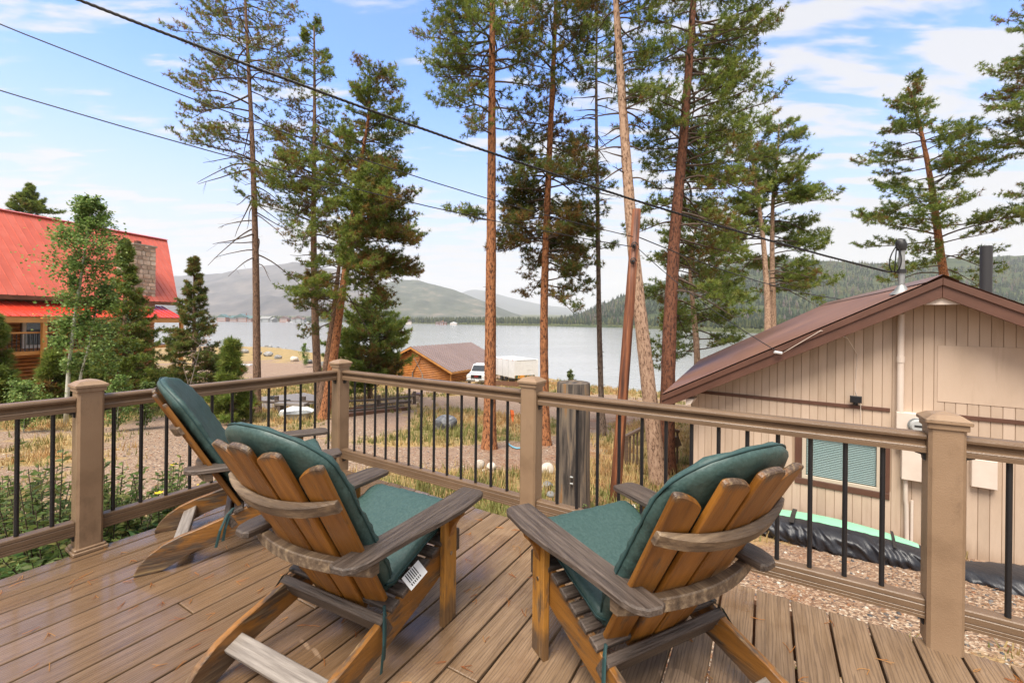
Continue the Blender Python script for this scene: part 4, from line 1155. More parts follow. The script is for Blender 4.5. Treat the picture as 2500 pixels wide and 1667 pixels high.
def pine(name, label, pts, rad, zones, mbark, cols=(GRN, .25), blades=14, blen=.12, bw=.017, seed=1, group='tall pines round the deck', cat='pine tree', dead=None, step=.11, stubs=40, tuftspread=1.0):
    random.seed(seed)
    global rng
    rng = np.random.default_rng(seed)
    base = Vector(pts[0])
    root = empty(name, base, 0, label, cat, group)
    # smooth trunk line
    P = []
    n = len(pts)
    for i in range(n - 1):
        p0, p1, p2, p3 = [Vector(pts[max(0, min(n - 1, i + k))]) for k in (-1, 0, 1, 2)]
        for k in range(8):
            t = k / 8
            P.append(.5 * ((2 * p1) + (p2 - p0) * t + (2 * p0 - 5 * p1 + 4 * p2 - p3) * t * t + (3 * p1 - p0 - 3 * p2 + p3) * t ** 3))
    P.append(Vector(pts[-1]))
    P = [p - base for p in P]
    H = [0]
    for a, b in zip(P[:-1], P[1:]): H.append(H[-1] + (b - a).length)
    R = [rad * max(.10, (1 - .82 * (h / H[-1]) ** 1.15)) * (1 + .45 * math.exp(-h / .35)) for h in H]
    mb = MB().tube(P, R, 14, jit=.045)
    mb.build('trunk', mbark, root, smooth=True)
    def tp(f):
        h = f * H[-1]
        for i in range(len(H) - 1):
            if H[i + 1] >= h:
                q = (h - H[i]) / max(1e-6, H[i + 1] - H[i])
                return P[i].lerp(P[i + 1], q), (P[i + 1] - P[i]).normalized(), R[i]
        return P[-1], Vector((0, 0, 1)), R[-1]
    lm = MB()
    TP, TD = [], []
    for zn in zones:
        h0, h1, nb, L0, L1 = zn[:5]
        az, spread = zn[5] if len(zn) > 5 and zn[5] else (0, 180)
        opt = zn[6] if len(zn) > 6 else {}
        for i in range(nb):
            q = (i + random.random()) / nb
            f = h0 + (h1 - h0) * q
            L = (L0 + (L1 - L0) * q) * random.uniform(.6, 1.1)
            p, tdir, rr = tp(f)
            a = math.radians(az + random.uniform(-spread, spread))
            el = math.radians(opt.get('el', 8) + random.uniform(-16, 16) + (28 * max(0, (f - .82) / .18)))
            d = Vector((math.sin(a) * math.cos(el), math.cos(a) * math.cos(el), math.sin(el)))
            droop = opt.get('droop', .22) * random.uniform(.4, 1.4)
            bp = []
            ns = 7
            kink = Vector((random.uniform(-1, 1), random.uniform(-1, 1), random.uniform(-.6, .6))) * .10
            for k in range(ns + 1):
                t = k / ns
                bp.append(p + d * (L * t) + Vector((0, 0, -droop * L * (t * 1.15) ** 2 + .16 * L * max(0, t - .55) ** 1.5 * 2)) + kink * L * math.sin(t * 5) * .6)
            r0 = min(rr * .55, .010 + .011 * L)
            lm.tube(bp, [r0 * (1 - .85 * k / ns) + .003 for k in range(ns + 1)], 5, caps=False)
            if opt.get('bare'):
                for k in range(random.randint(1, 3)):
                    j = random.randint(3, ns - 1); s_ = Vector((random.uniform(-1, 1), random.uniform(-1, 1), random.uniform(-.6, .3))).normalized()
                    lm.tube([bp[j], bp[j] + s_ * L * .22 + d * L * .1], [.005, .002], 4, caps=False)
                continue
            side = d.cross(Vector((0, 0, 1))).normalized()
            dens = opt.get('dens', 1.0)
            nsub = max(4, int(L * 6.6 * dens))
            for j in range(nsub + 2):
                t = .26 + .74 * (j + random.random() * .6) / (nsub + 1)
                t = min(t, .995)
                k = min(ns - 1, int(t * ns)); o = bp[k].lerp(bp[k + 1], t * ns - k)
                sg = 1 if j % 2 else -1
                sl = (.17 + .36 * (1 - t) * (t > .0) + .06) * min(L, 2.6) * random.uniform(.55, 1.15) * tuftspread
                fw = random.uniform(.45, 1.05)
                sd = (d * fw + side * sg * random.uniform(.35, .95) + Vector((0, 0, random.uniform(-.22, .40)))).normalized()
                if j >= nsub: sd = (d + side * random.uniform(-.3, .3) + Vector((0, 0, .25))).normalized()
                e = o + sd * sl + Vector((0, 0, .10 * sl))
                m_ = o.lerp(e, .5) + Vector((0, 0, -.05 * sl))
                lm.tube([o, m_, e], [.0065, .0045, .003], 4, caps=False)
                cnt = max(2, int(sl / step))
                for c_ in range(cnt + 1):
                    if c_ < cnt * .30: continue
                    u = c_ / cnt
                    pos = o.lerp(m_, u * 2) if u < .5 else m_.lerp(e, u * 2 - 1)
                    TP.append(pos[:]); TD.append((sd + Vector((0, 0, .35))).normalized()[:])
                    for _r in range(2 if random.random() < .75 * dens else 1):      # short spur shoots
                        sp = (sd * .5 + side * random.uniform(-1, 1) + Vector((0, 0, random.uniform(-.3, .8)))).normalized()
                        ln = random.uniform(.06, .17)
                        TP.append((pos + sp * ln)[:]); TD.append(sp[:])
    for i in range(stubs):
        p, td, rr = tp(random.uniform(.06, .75)); a = random.uniform(0, 6.28)
        d = Vector((math.cos(a), math.sin(a), random.uniform(-.2, .3)))
        lm.tube([p + d * rr * .7, p + d * (rr + random.uniform(.01, .07))], [.009, .005], 4)
    lm.build('limbs', MLIMB, root)['kind'] = 'stuff'
    TP, TD = np.array(TP), np.array(TD)
    if len(TP):
        cg, fo = cols
        base_c = cg[rng.integers(0, len(cg), len(TP))]
        patch = fbm(TP[:, 0] * 1.3 + seed, TP[:, 2] * 1.3 + TP[:, 1], seed, 3)
        brown = (patch + rng.normal(0, .09, len(TP))) > (.70 - fo * .5)
        base_c = np.where(brown[:, None], OLV[rng.integers(0, 3, len(TP))], base_c)
        V, T, C = needles(TP, TD, blades, blen, bw, base_c)
        fast_mesh('crown', V, T, MNEEDLE, root, tint=C)['kind'] = 'stuff'
    return root
def D(u, w, y): return atd(u, w, y)
def gbase(u, w, y):                     # ground under a line of sight at depth y
    p = atd(u, w, y); return Vector((p.x, p.y, g(p.x, p.y) - .06))
# left group
p = gbase(591, 950, 16.8)
pine('pine_tree', 'thin tall pine left of the corner post with bare twigs on its lower trunk', [p, D(590, 780, 16.8), D(587, 560, 16.8), D(580, 330, 16.9), D(571, 150, 17), D(562, -40, 17), D(556, -190, 17)], .145,
     [(.30, .52, 24, 1.7, 2.1, None, {'bare': 1, 'el': -8, 'droop': .35}), (.50, .66, 8, 2.0, 2.3, (-88, 70), {'dens': .75, 'el': 0, 'droop': .25}), (.56, .70, 7, 1.3, 2.0, None, {'dens': .6}), (.66, .98, 30, 2.4, 1.4, (-90, 85), {'dens': .62, 'el': 6}), (.66, 1.0, 26, 2.2, 1.2, (90, 85), {'dens': .55, 'el': 6})], MBARK_B, (np.concatenate([OLV, GRN]), .05), 12, .12, .018, 3, stubs=110)
p = gbase(735, 975, 17.5)
pine('pine_tree', 'slender pine with a sharp top between the thin pine and the leaning pine', [p, D(729, 850, 17.5), D(722, 640, 17.5), D(721, 420, 17.5), D(723, 240, 17.5), D(722, 60, 17.5)], .165,
     [(.34, .48, 8, .9, 1.2, None, {'bare': 1}), (.46, .66, 22, 2.6, 2.3, (-80, 120), {'dens': .8, 'droop': .3}), (.55, 1.0, 58, 2.1, .35, None, {'dens': .85, 'el': 10}), (.30, .36, 3, 1.2, 1.2, (-80, 60), {'dens': .9})], MBARK_B, (GRN, .3), 13, .12, .017, 4, stubs=60)
p = gbase(742, 1000, 15.5)
pine('pine_tree', 'leaning pine with a dense one-sided crown above the corner post', [p, D(758, 880, 15.5), D(783, 700, 15.4), D(808, 520, 15.3), D(830, 370, 15.2), D(848, 260, 15.1), D(846, 175, 15)], .165,
     [(.44, .62, 26, 2.1, 2.4, (90, 70), {'dens': 1.1, 'droop': .25}), (.36, .52, 14, 1.5, 1.6, (110, 120), {'dens': .8, 'droop': .5, 'el': -10}), (.36, .46, 6, 1.6, 1.2, (-90, 50), {'dens': 1.0, 'droop': .3}), (.58, .99, 52, 2.1, 1.05, (80, 110), {'dens': 1.0, 'el': 8}), (.62, .95, 22, 1.5, .7, (-90, 70), {'dens': .9})], MBARK_O, (GRN, .34), 15, .13, .018, 5, stubs=30)
p = gbase(733, 970, 16.5)
pine('pine_tree', 'second leaning trunk just left of the leaning pine, dark foliage at mid height', [p, D(745, 880, 16.4), D(762, 760, 16.3), D(776, 640, 16.2), D(790, 520, 16.1)], .17,
     [(.50, .80, 12, 1.4, 1.3, (-80, 60), {'dens': 1.0, 'droop': .3}), (.80, 1.0, 12, 1.2, .6, None, {'dens': 1.0})], MBARK_B, (DRK, .2), 13, .12, .018, 6, stubs=30)
# young bushy pine right of the corner post
p = gbase(850, 950, 24)
pine('young_pine', 'bushy young pine standing left of the log shed', [p, D(850, 840, 24), D(855, 760, 24), D(872, 670, 24)], .13,
     [(.06, .60, 62, 2.0, 2.1, None, {'dens': .95, 'el': 16, 'droop': .08}), (.55, .98, 38, 1.8, .35, None, {'dens': .95, 'el': 28, 'droop': .05})], MBARK_B, (GRN * 1.15, .12), 13, .19, .03, 8, group='young conifers', cat='young pine', stubs=0, step=.15)
# centre
p = gbase(1124, 1068, 10.6)
pine('pine_tree', 'thick orange barked pine standing left of the second rail post', [p, D(1126, 900, 10.6), D(1128, 640, 10.6), D(1130, 360, 10.6), D(1131, 120, 10.6), D(1134, -160, 10.6), D(1136, -420, 10.6)], .155,
     [(.36, .38, 3, .9, 1.0, (-90, 30), {'dens': 1.2, 'droop': .1}), (.50, .60, 12, 1.2, 1.3, None, {'dens': .9, 'droop': .4}), (.58, 1.0, 62, 1.7, 1.3, None, {'dens': 1.0, 'droop': .32, 'el': 4}), (.60, .85, 16, 1.6, 1.6, (-90, 50), {'dens': 1.0, 'droop': .45})], MBARK_O, (GRN, .28), 14, .105, .014, 9, stubs=25)
p = gbase(1254, 1066, 11.2)
pine('pine_tree', 'orange barked pine behind the second rail post, with a low dark clump of needles', [p, D(1251, 900, 11.2), D(1250, 720, 11.2), D(1255, 540, 11.2), D(1263, 340, 11.2), D(1272, 140, 11.2), D(1282, -120, 11.2), D(1288, -330, 11.2)], .118,
     [(.255, .33, 10, 1.1, 1.25, (70, 100), {'dens': 1.1, 'droop': .35}), (.32, .47, 34, 1.25, 1.25, (60, 110), {'dens': 1.25, 'droop': .3, 'el': 2}), (.34, .46, 14, 1.2, 1.3, (-90, 60), {'dens': 1.15, 'droop': .3}), (.45, .56, 22, 1.2, .9, None, {'dens': 1.0, 'droop': .2, 'el': 12}), (.62, 1.0, 46, 1.5, 1.0, None, {'dens': .95, 'droop': .3})], MBARK_O, (DRK, .30), 15, .11, .015, 10, stubs=20)
p = gbase(1386, 1052, 12.5)
pine('pine_tree', 'very thin grey pine trunk left of the leaning pole, mostly bare twigs', [p, D(1381, 900, 12.5), D(1376, 700, 12.5), D(1373, 460, 12.5), D(1370, 220, 12.5), D(1372, 0, 12.5), D(1373, -120, 12.5)], .085,
     [(.44, .74, 30, .75, 1.0, None, {'bare': 1, 'el': 2, 'droop': .3}), (.38, .42, 6, .5, .5, None, {'dens': 1.3}), (.50, .56, 7, .55, .5, None, {'dens': 1.2}), (.72, 1.0, 34, .75, .5, None, {'dens': .9})], MBARK_G, (GRN, .2), 12, .10, .014, 11, stubs=80)
p = gbase(1516, 1100, 8.6)
pine('pine_tree', 'pale leaning pine trunk right of the reddish pole', [p, D(1497, 950, 8.6), D(1480, 800, 8.6), D(1462, 640, 8.6), D(1446, 460, 8.6), D(1433, 280, 8.6), D(1420, 80, 8.6), D(1408, -120, 8.6), D(1398, -280, 8.6)], .158,
     [(.50, .64, 12, .75, .8, None, {'bare': 1, 'droop': .3}), (.60, .70, 11, .75, .8, (90, 80), {'dens': 1.1, 'droop': .3}), (.70, .84, 18, .8, 1.0, (70, 120), {'dens': 1.1, 'droop': .3}), (.82, 1.0, 36, 1.3, .9, (60, 130), {'dens': 1.1, 'droop': .25})], MBARK_T, (GRN, .12), 14, .09, .012, 12, stubs=30)
p = gbase(1531, 1092, 9.3)
pine('pine_tree', 'big dark red barked pine by the left corner of the beige cabin', [p, D(1534, 900, 9.3), D(1540, 720, 9.3), D(1552, 520, 9.3), D(1570, 320, 9.4), D(1585, 120, 9.4), D(1600, -100, 9.5), D(1612, -300, 9.5)], .165,
     [(.21, .38, 15, 1.0, 1.35, (80, 70), {'dens': .95, 'droop': .3, 'el': -2}), (.38, .50, 15, 1.15, 1.4, (75, 70), {'dens': .95, 'droop': .35, 'el': -4}), (.40, .50, 5, .8, .8, (-90, 60), {'dens': .9, 'droop': .3}), (.50, .62, 24, 1.5, 1.6, (80, 85), {'dens': 1.05, 'droop': .25}), (.50, .62, 10, .9, .9, (-90, 60), {'dens': 1.0}), (.64, .85, 25, 1.7, 1.8, (85, 75), {'dens': .9, 'droop': .18, 'el': 6}), (.66, .95, 16, 1.1, 1.2, (-90, 70), {'dens': .85}), (.84, 1.0, 18, 1.7, 1.2, (90, 90), {'dens': .9})], MBARK_R, (GRN, .16), 15, .10, .0135, 13, stubs=25)
p = Vector((*D(1602, 900, 14.5).xy, 0)); p.z = g(p.x, p.y) - .1
pine('pine_tree', 'smaller forked tan pine standing behind the dark red pine', [p, D(1602, 830, 14.5), D(1594, 720, 14.5), D(1586, 620, 14.5), D(1596, 540, 14.5), D(1600, 480, 14.5)], .13,
     [(.34, .55, 12, 1.2, 1.5, (60, 120), {'dens': .9, 'droop': .3}), (.52, .80, 22, 1.5, 1.6, (60, 120), {'dens': 1.0, 'droop': .3}), (.78, 1.0, 22, 1.2, .6, None, {'dens': 1.0})], MBARK_T, (GRN, .2), 13, .12, .017, 14, stubs=15)
for k, (u0, lab) in enumerate(((1758, 'left trunk of the twin pines behind the cabin roof'), (1776, 'right trunk of the twin pines behind the cabin roof'))):
    dx = 0 if k == 0 else 8
    p = Vector((*D(u0, 900, 19 + k * .5).xy, 0)); p.z = g(p.x, p.y) - .1
    pine('pine_tree', lab, [p, D(u0 + 6 - k * 6, 740, 19 + k * .5), D(u0 - 2, 580, 19 + k * .5), D(u0 - 16 + dx * 2, 460, 19 + k * .5), D(u0 - 30 + dx * 5, 360, 19 + k * .5), D(u0 - 34 + dx * 6, 285, 19 + k * .5)], .17,
         [(.42, .52, 7, 2.0, 2.3, (90, 70), {'dens': .6, 'droop': .3}), (.52, .75, 16, 2.2, 2.2, (80 if k else -40, 90), {'dens': .85, 'droop': .25}), (.72, 1.0, 30, 1.9, .9, None, {'dens': 1.0, 'el': 8})], MBARK_T, (GRN, .2), 13, .15, .02, 15 + k, stubs=20)
p = Vector((*D(2178, 900, 21).xy, 0)); p.z = g(p.x, p.y) - .1
pine('pine_tree', 'spreading pine standing behind the ridge of the beige cabin roof', [p, D(2175, 700, 21), D(2160, 580, 21), D(2142, 440, 21), D(2122, 330, 21), D(2100, 240, 21), D(2085, 200, 21)], .25,
     [(.42, .52, 8, 2.6, 3.0, None, {'dens': .62, 'droop': .3}), (.52, .66, 13, 2.9, 3.2, (-80, 150), {'dens': .66, 'droop': .22}), (.66, .84, 17, 2.5, 2.2, None, {'dens': .75, 'droop': .16}), (.82, 1.0, 22, 1.8, .8, None, {'dens': .9, 'el': 12})], MBARK_O, (GRN, .2), 13, .16, .023, 18, step=.13, stubs=20)
p = Vector((*D(2500, 900, 17).xy, 0)); p.z = g(p.x, p.y) - .1
pine('pine_tree', 'large pine at the right edge of the view, only its left branches showing', [p, D(2498, 640, 17), D(2490, 380, 17), D(2478, 140, 17), D(2466, -80, 17)], .24,
     [(.47, .52, 5, 2.0, 2.3, (-95, 40), {'dens': .8, 'droop': .3}), (.60, .76, 15, 2.4, 2.9, (-85, 70), {'dens': .72, 'droop': .25}), (.72, 1.0, 30, 2.7, 1.8, (-70, 120), {'dens': .75, 'droop': .15, 'el': 8})], MBARK_O, (GRN, .22), 13, .14, .02, 19, stubs=0)
# conifers round the red roofed house
def conifer(name, label, u, w, y, topw, topu=None, wid=1.6, cols=(GRN, .1), seed=1, nb=110, blades=12, blen=.2, bw=.03, mb=MBARK_B, el=10, step=.16, tr=.12):
    p = Vector((*D(u, w, y).xy, 0)); p.z = g(p.x, p.y) - .05
    t_ = D(topu or u, topw, y)
    return pine(name, label, [p, p.lerp(t_, .35), p.lerp(t_, .7), t_], tr, [(.05, .50, int(nb * .6), wid, wid * .55, None, {'dens': 1.0, 'el': el, 'droop': .12}), (.5, .985, int(nb * .4), wid * .48, .08, None, {'dens': 1.0, 'el': el + 10, 'droop': .05})], mb, cols, blades, blen, bw, seed, 'young conifers', 'young pine', stubs=0, step=step, tuftspread=.8)
conifer('young_pine', 'green young pine in front of the stone chimney', 288, 900, 17, 556, None, 1.65, (GRN, .06), 31, 150, blen=.13, bw=.022, step=.12)
conifer('spruce_tree', 'dark pointed spruce right of the red roofed house', 448, 870, 22, 592, 446, 1.75, (DRK * 1.2, .02), 32, 130, blen=.15)
conifer('young_pine', 'small pale green pine in front of the lamp post', 532, 965, 14.5, 790, 534, .75, (GRN, .0), 33, 55, tr=.05)
conifer('young_pine', 'pine at the left edge of the view in front of the balcony', -6, 960, 15, 728, -12, .62, (GRN, .0), 34, 80, tr=.08)
conifer('young_pine', 'small pine with brown lower twigs left of the aspen', 120, 905, 15.5, 815, 122, .8, (GRN, .1), 36, 50, tr=.07)
p = Vector((*D(68, 700, 48).xy, 0)); p.z = g(p.x, p.y)
pine('spruce_tree', 'distant spruce showing above the ridge of the red roof', [p, D(68, 640, 48), D(68, 540, 48), D(66, 428, 48)], .2, [(.55, .86, 56, 3.3, 2.2, None, {'dens': .9, 'el': 16, 'droop': .05}), (.84, .99, 30, 1.7, .3, None, {'dens': 1.0, 'el': 26, 'droop': .02})], MBARK_B, (GRN, .1), 12, .3, .05, 35, 'young conifers', 'young pine', stubs=0, step=.26)

# ------------------------------------------------------------------ leafy plants
def leaf_cards(P, Dr, L, wd, cols, up=None):
    N = len(P)
    d = Dr / (np.linalg.norm(Dr, axis=1, keepdims=True) + 1e-9)
    s = np.cross(d, rng.normal(size=(N, 3)) * .5 + np.array([0, 0, 1.]))
    s /= np.linalg.norm(s, axis=1, keepdims=True) + 1e-9
    nrm = np.cross(s, d)
    ll = np.asarray(L).reshape(-1, 1) * rng.uniform(.7, 1.15, (N, 1)); ww = np.asarray(wd).reshape(-1, 1) * rng.uniform(.8, 1.1, (N, 1))
    tip = P + d * ll - nrm * ll * .12
    m1 = P + d * ll * .42 + s * ww * .5 + nrm * ww * .12
    m2 = P + d * ll * .42 - s * ww * .5 + nrm * ww * .12
    q = P + d * ll * .5
    V = np.stack([P, m1, tip, m2, q], 1).reshape(-1, 3)
    b = np.arange(N)[:, None] * 5
    T = np.concatenate([np.concatenate([b, b + 4, b + 1], 1), np.concatenate([b + 1, b + 4, b + 2], 1), np.concatenate([b, b + 3, b + 4], 1), np.concatenate([b + 3, b + 2, b + 4], 1)])
    C = np.repeat(cols * rng.uniform(.78, 1.22, (N, 1)), 5, 0)
    return V, T, C
def broadleaf(name, label, pts, rad, nb, h0, h1, L, leafn, leafs, cols, seed, cat, group=None, m=None, elv=25, taper=.5, clump=.35, extra=None):
    random.seed(seed)
    global rng
    rng = np.random.default_rng(seed)
    base = Vector(pts[0]); root = empty(name, base, 0, label, cat, group)
    P = [Vector(p) - base for p in pts]
    tr = MB().tube([P[0].lerp(P[1], .0), P[0].lerp(P[1], .5), *P[1:]], list(np.linspace(rad, rad * .25, len(P) + 1)), 10)
    if extra:
        E = [Vector(p) - base for p in extra]
        tr.tube(E, list(np.linspace(rad * .7, rad * .2, len(E))), 8)
    tr.build('trunk', m or MASPEN, root, smooth=True)
    H = P[-1].z
    br = MB(); LP, LD = [], []
    for i in range(nb):
        f = h0 + (h1 - h0) * (i + random.random()) / nb
        src = P if not extra or random.random() < .7 else E
        seg = f * (len(src) - 1); k = min(len(src) - 2, int(seg)); o = src[k].lerp(src[k + 1], seg - k)
        a = random.uniform(0, 6.28); e = math.radians(elv + random.uniform(-25, 25))
        fq = (f - h0) / (h1 - h0); ll = L * (1 - taper * fq) * (.55 + .45 * math.sin(math.pi * min(1, fq + .12))) * random.uniform(.5, 1.1)
        d = Vector((math.cos(a) * math.cos(e), math.sin(a) * math.cos(e), math.sin(e)))
        mid = o + d * ll * .5 + Vector((0, 0, .06 * ll)); en = o + d * ll
        if d.x < -.1 and fq < .5: ll *= .42; mid = o + d * ll * .5; en = o + d * ll
        br.tube([o, mid, en], [.007, .005, .002], 4, caps=False)
        for j in range(leafn):
            t = .2 + .8 * random.random() ** .7
            q = o.lerp(mid, t * 2) if t < .5 else mid.lerp(en, t * 2 - 1)
            off = Vector((random.gauss(0, 1), random.gauss(0, 1), random.gauss(0, 1))) * clump * ll * .42
            LP.append((q + off)[:]); LD.append((random.gauss(0, 1), random.gauss(0, 1), random.gauss(-.3, .6)))
    br.build('branches', MLIMB, root)['kind'] = 'stuff'
    LP, LD = np.array(LP), np.array(LD)
    cc = cols[rng.integers(0, len(cols), len(LP))]
    V, T, C = leaf_cards(LP, LD, np.full(len(LP), leafs), np.full(len(LP), leafs * .85), cc)
    fast_mesh('crown', V, T, MLEAF, root, tint=C)['kind'] = 'stuff'
    return root
ASP = np.array([[.15, .25, .06], [.20, .30, .08], [.27, .35, .11], [.12, .20, .055]])
p = Vector((*D(152, 905, 13.5).xy, 0)); p.z = g(p.x, p.y) - .05
broadleaf('aspen_tree', 'pale trunked aspen in front of the red roofed house', [p, D(158, 850, 13.5), D(172, 730, 13.5), D(186, 640, 13.5), D(198, 560, 13.5), D(208, 490, 13.5), D(211, 462, 13.5)], .062, 140, .24, .99, 1.75, 120, .085, ASP * 1.1, 41, 'aspen tree', taper=.68, extra=[p + Vector((.25, .1, 0)), D(186, 860, 13.6), D(203, 800, 13.7), D(215, 740, 13.8), D(235, 660, 13.8)])
for k, (u, w, y, hgt, wid, cl, lab) in enumerate([(270, 880, 12.5, 1.5, .7, ASP, 'round leaved bush behind the left railing post'), (335, 872, 13, 1.35, .6, np.array([[.16, .24, .06], [.22, .28, .09], [.11, .17, .05]]), 'yellow green young aspen bush left of the farthest chair'),
                                              (55, 930, 12, 1.3, .9, ASP, 'leafy bush at the left edge behind the railing'), (1310, 905, 30, 1.6, .55, np.array([[.16, .19, .07], [.11, .14, .05]]), 'thin shrub on the lake bank behind the cut trunk'), (698, 845, 62, 3.4, 1.2, ASP, 'light green shrub at the lake edge left of the leaning pine')]):
    p = Vector((*D(u, w, y).xy, 0)); p.z = g(p.x, p.y) - .03
    broadleaf('leafy_bush', lab, [p, p + Vector((.03, 0, hgt * .5)), p + Vector((.0, .05, hgt))], .018, 34, .05, .98, wid, 60, .065 if y < 20 else .13, cl, 50 + k, 'bush', 'leafy bushes', elv=45, taper=.35)
# bare twiggy sapling by the spruce
random.seed(77)
p = Vector((*D(405, 905, 14).xy, 0)); p.z = g(p.x, p.y)
root = empty('dry_sapling', p, 0, 'leaning dry sapling with a few brown leaves beside the dark spruce', 'sapling')
tip = D(468, 770, 14) - p
mb = MB().tube([(0, 0, 0), (tip * .5 + Vector((.05, 0, -.05)))[:], tip[:]], [.02, .014, .005], 6)
LP = []
for i in range(26):
    f = random.uniform(.4, 1); o = tip * f; d = Vector((random.gauss(0, 1), random.gauss(0, .8), random.gauss(.2, .5))).normalized() * random.uniform(.25, .6)
    mb.tube([o, o + d], [.006, .002], 4, caps=False)
    LP += [(o + d * random.uniform(.4, 1.05))[:] for _ in range(10)]
mb.build('stem', MPALEW, root)
LP = np.array(LP); V, T, C = leaf_cards(LP, rng.normal(size=(len(LP), 3)), np.full(len(LP), .05), np.full(len(LP), .04), np.array([[.33, .22, .16]]) * np.ones((len(LP), 1)))
fast_mesh('leaves', V, T, MLEAF, root, tint=C)

# shrubs and broad leaved plants beside the left edge of the deck
SHR = np.array([[.12, .185, .045], [.17, .22, .06], [.25, .25, .08], [.09, .14, .04]])
FIR = np.array([[.07, .15, .045], [.10, .20, .06], [.14, .25, .08]])
def stem_plant(name, label, p, h, ns, spread, ll, lw, per, cols, seed, cat, group, tips=None, lean=0.5):
    random.seed(seed)
    global rng
    rng = np.random.default_rng(seed)
    root = empty(name, p, 0, label, cat, group)
    st = MB(); LP, LD = [], []; FP = []
    for i in range(ns):
        a = random.uniform(0, 6.28); r = spread * random.random() ** .6
        top = Vector((math.cos(a) * r, math.sin(a) * r, h * random.uniform(.6, 1.05) * (1 - .35 * r / spread)))
        b = Vector((math.cos(a) * r * .15, math.sin(a) * r * .15, 0)); m_ = b.lerp(top, .5) + Vector((0, 0, .1 * h))
        st.tube([b, m_, top], [.006, .004, .002], 4, caps=False)
        FP.append(top)
        for j in range(per):
            t = .15 + .85 * (j + random.random()) / per
            q = b.lerp(m_, t * 2) if t < .5 else m_.lerp(top, t * 2 - 1)
            a2 = j * 2.4 + random.uniform(-.4, .4)
            LP.append(q[:]); LD.append((math.cos(a2), math.sin(a2), random.uniform(-.1, .75)))
    st.build('stems', MLIMB, root)
    LP, LD = np.array(LP), np.array(LD)
    V, T, C = leaf_cards(LP, LD, np.full(len(LP), ll), np.full(len(LP), lw), cols[rng.integers(0, len(cols), len(LP))])
    fast_mesh('leaves', V, T, MLEAF, root, tint=C)
    if tips:
        for k in range(tips):
            q = FP[k] + Vector((0, 0, .01))
            mb = MB()
            for s in range(6):
                a = s * 6.283 / 6
                d = Vector((math.cos(a), math.sin(a), .25))
                sd = Vector((-d.y, d.x, 0)) * .009
                mb.add([q[:], (q + d * .018 + sd)[:], (q + d * .030)[:], (q + d * .018 - sd)[:]], [(0, 1, 2, 3)])
            mb.build('flower', MFLOW, root)
    return root
MFLOW = mat('yellow petals', [(0, (.80, .58, .02))], rough=.6)
MHIP = mat('red rose hip', [(0, (.55, .05, .02))], rough=.4)
fp_spots = [(.18, .34, 1.30), (.50, .36, 1.22), (1.0, .38, 1.15), (.72, .40, 1.20), (0.0, .55, 1.40), (.02, .98, 1.42), (1.30, .42, 1.05), (-.05, 1.5, 1.35), (.32, .75, 1.28), (.68, .85, 1.1)]
SHRUB_LAB = ['shrub with three yellow flowers behind the left railing post', 'thin leaved shrub behind the second baluster right of the left post', 'thin leaved shrub by the raised back of the farthest chair', 'yellow flowered shrub behind the arm of the farthest chair',
    'tall thin leaved shrub left of the left railing post', 'tall shrub at the left edge of the view beyond the railing', 'yellow flowered shrub nearest the corner post', 'tallest shrub, set back at the left edge of the view', 'shrub set back behind the left railing post', 'yellow flowered shrub set back between the left post and the farthest chair']
for k, (s, o, h) in enumerate(fp_spots):
    q = L0 + bd * s - bn * o
    stem_plant('flowering_shrub' if k % 3 else 'yellow_flower_shrub', SHRUB_LAB[k], Vector((q.x, q.y, g(q.x, q.y) - .02)), h + .2, 38, .44, .062, .025, 58, SHR, 100 + k, 'shrub', 'shrubs outside the left railing', tips=(3 if k % 3 == 0 else None))
BROAD_LAB = ['plant with long glossy leaves just right of the left railing post', 'plant with long glossy leaves just left of the left railing post', 'plant with long glossy leaves under the first balusters right of the left post', 'plant with long glossy leaves under the bottom rail left of the left post', 'plant with long glossy leaves by the tail of the farthest chair', 'plant with long glossy leaves at the left edge of the view', 'plant with long glossy leaves behind the tail of the farthest chair']
for k, (s, o, h) in enumerate([(.24, .14, 1.0), (-.06, .22, 1.05), (.50, .16, 1.02), (-.02, .42, 1.08), (.82, .15, 1.0), (.05, .70, 1.1), (1.12, .14, .98)]):
    q = L0 + bd * s - bn * o
    stem_plant('broad_leaf_plant', BROAD_LAB[k], Vector((q.x, q.y, g(q.x, q.y) - .02)), h + .08, 8, .22, .17, .042, 26, FIR, 130 + k, 'plant', 'broad leaved plants at the deck edge')
for k, (s, o) in enumerate([(.15, .45), (.7, .9), (1.5, .55), (.3, 1.9), (1.1, 2.2), (2.2, 1.4)]):
    q = L0 + bd * s - bn * (1.1 + o)
    stem_plant('flowering_shrub', ['low green shrub on the gravel seen left of the left railing post', 'low green shrub on the gravel beyond the left railing post', 'low green shrub on the gravel beyond the back of the farthest chair', 'low shrub far out on the gravel at the left edge of the view', 'low shrub far out on the gravel behind the left railing post', 'low shrub on the gravel near the corner post'][k], Vector((q.x, q.y, g(q.x, q.y) - .02)), [.95, .9, .85, .8, .7, .6][k], 34, .5, .055, .022, 44, SHR, 150 + k, 'shrub', 'low shrubs on the gravel')
weeds = [(1985, 1330, 3.6, 'beside the black covered paddle board'), (2405, 1500, 2.7, 'beyond the nearest railing post'), (1415, 1215, 5.4, 'at the foot of the reddish pole'), (1445, 1290, 4.6, 'by the pale rocks under the front rail'), (1560, 1180, 6.2, 'between the pale pine and the pole'), (1400, 1170, 6.6, 'right of the cut trunk'), (2280, 1555, 2.4, 'at the deck edge right of the nearest post')]
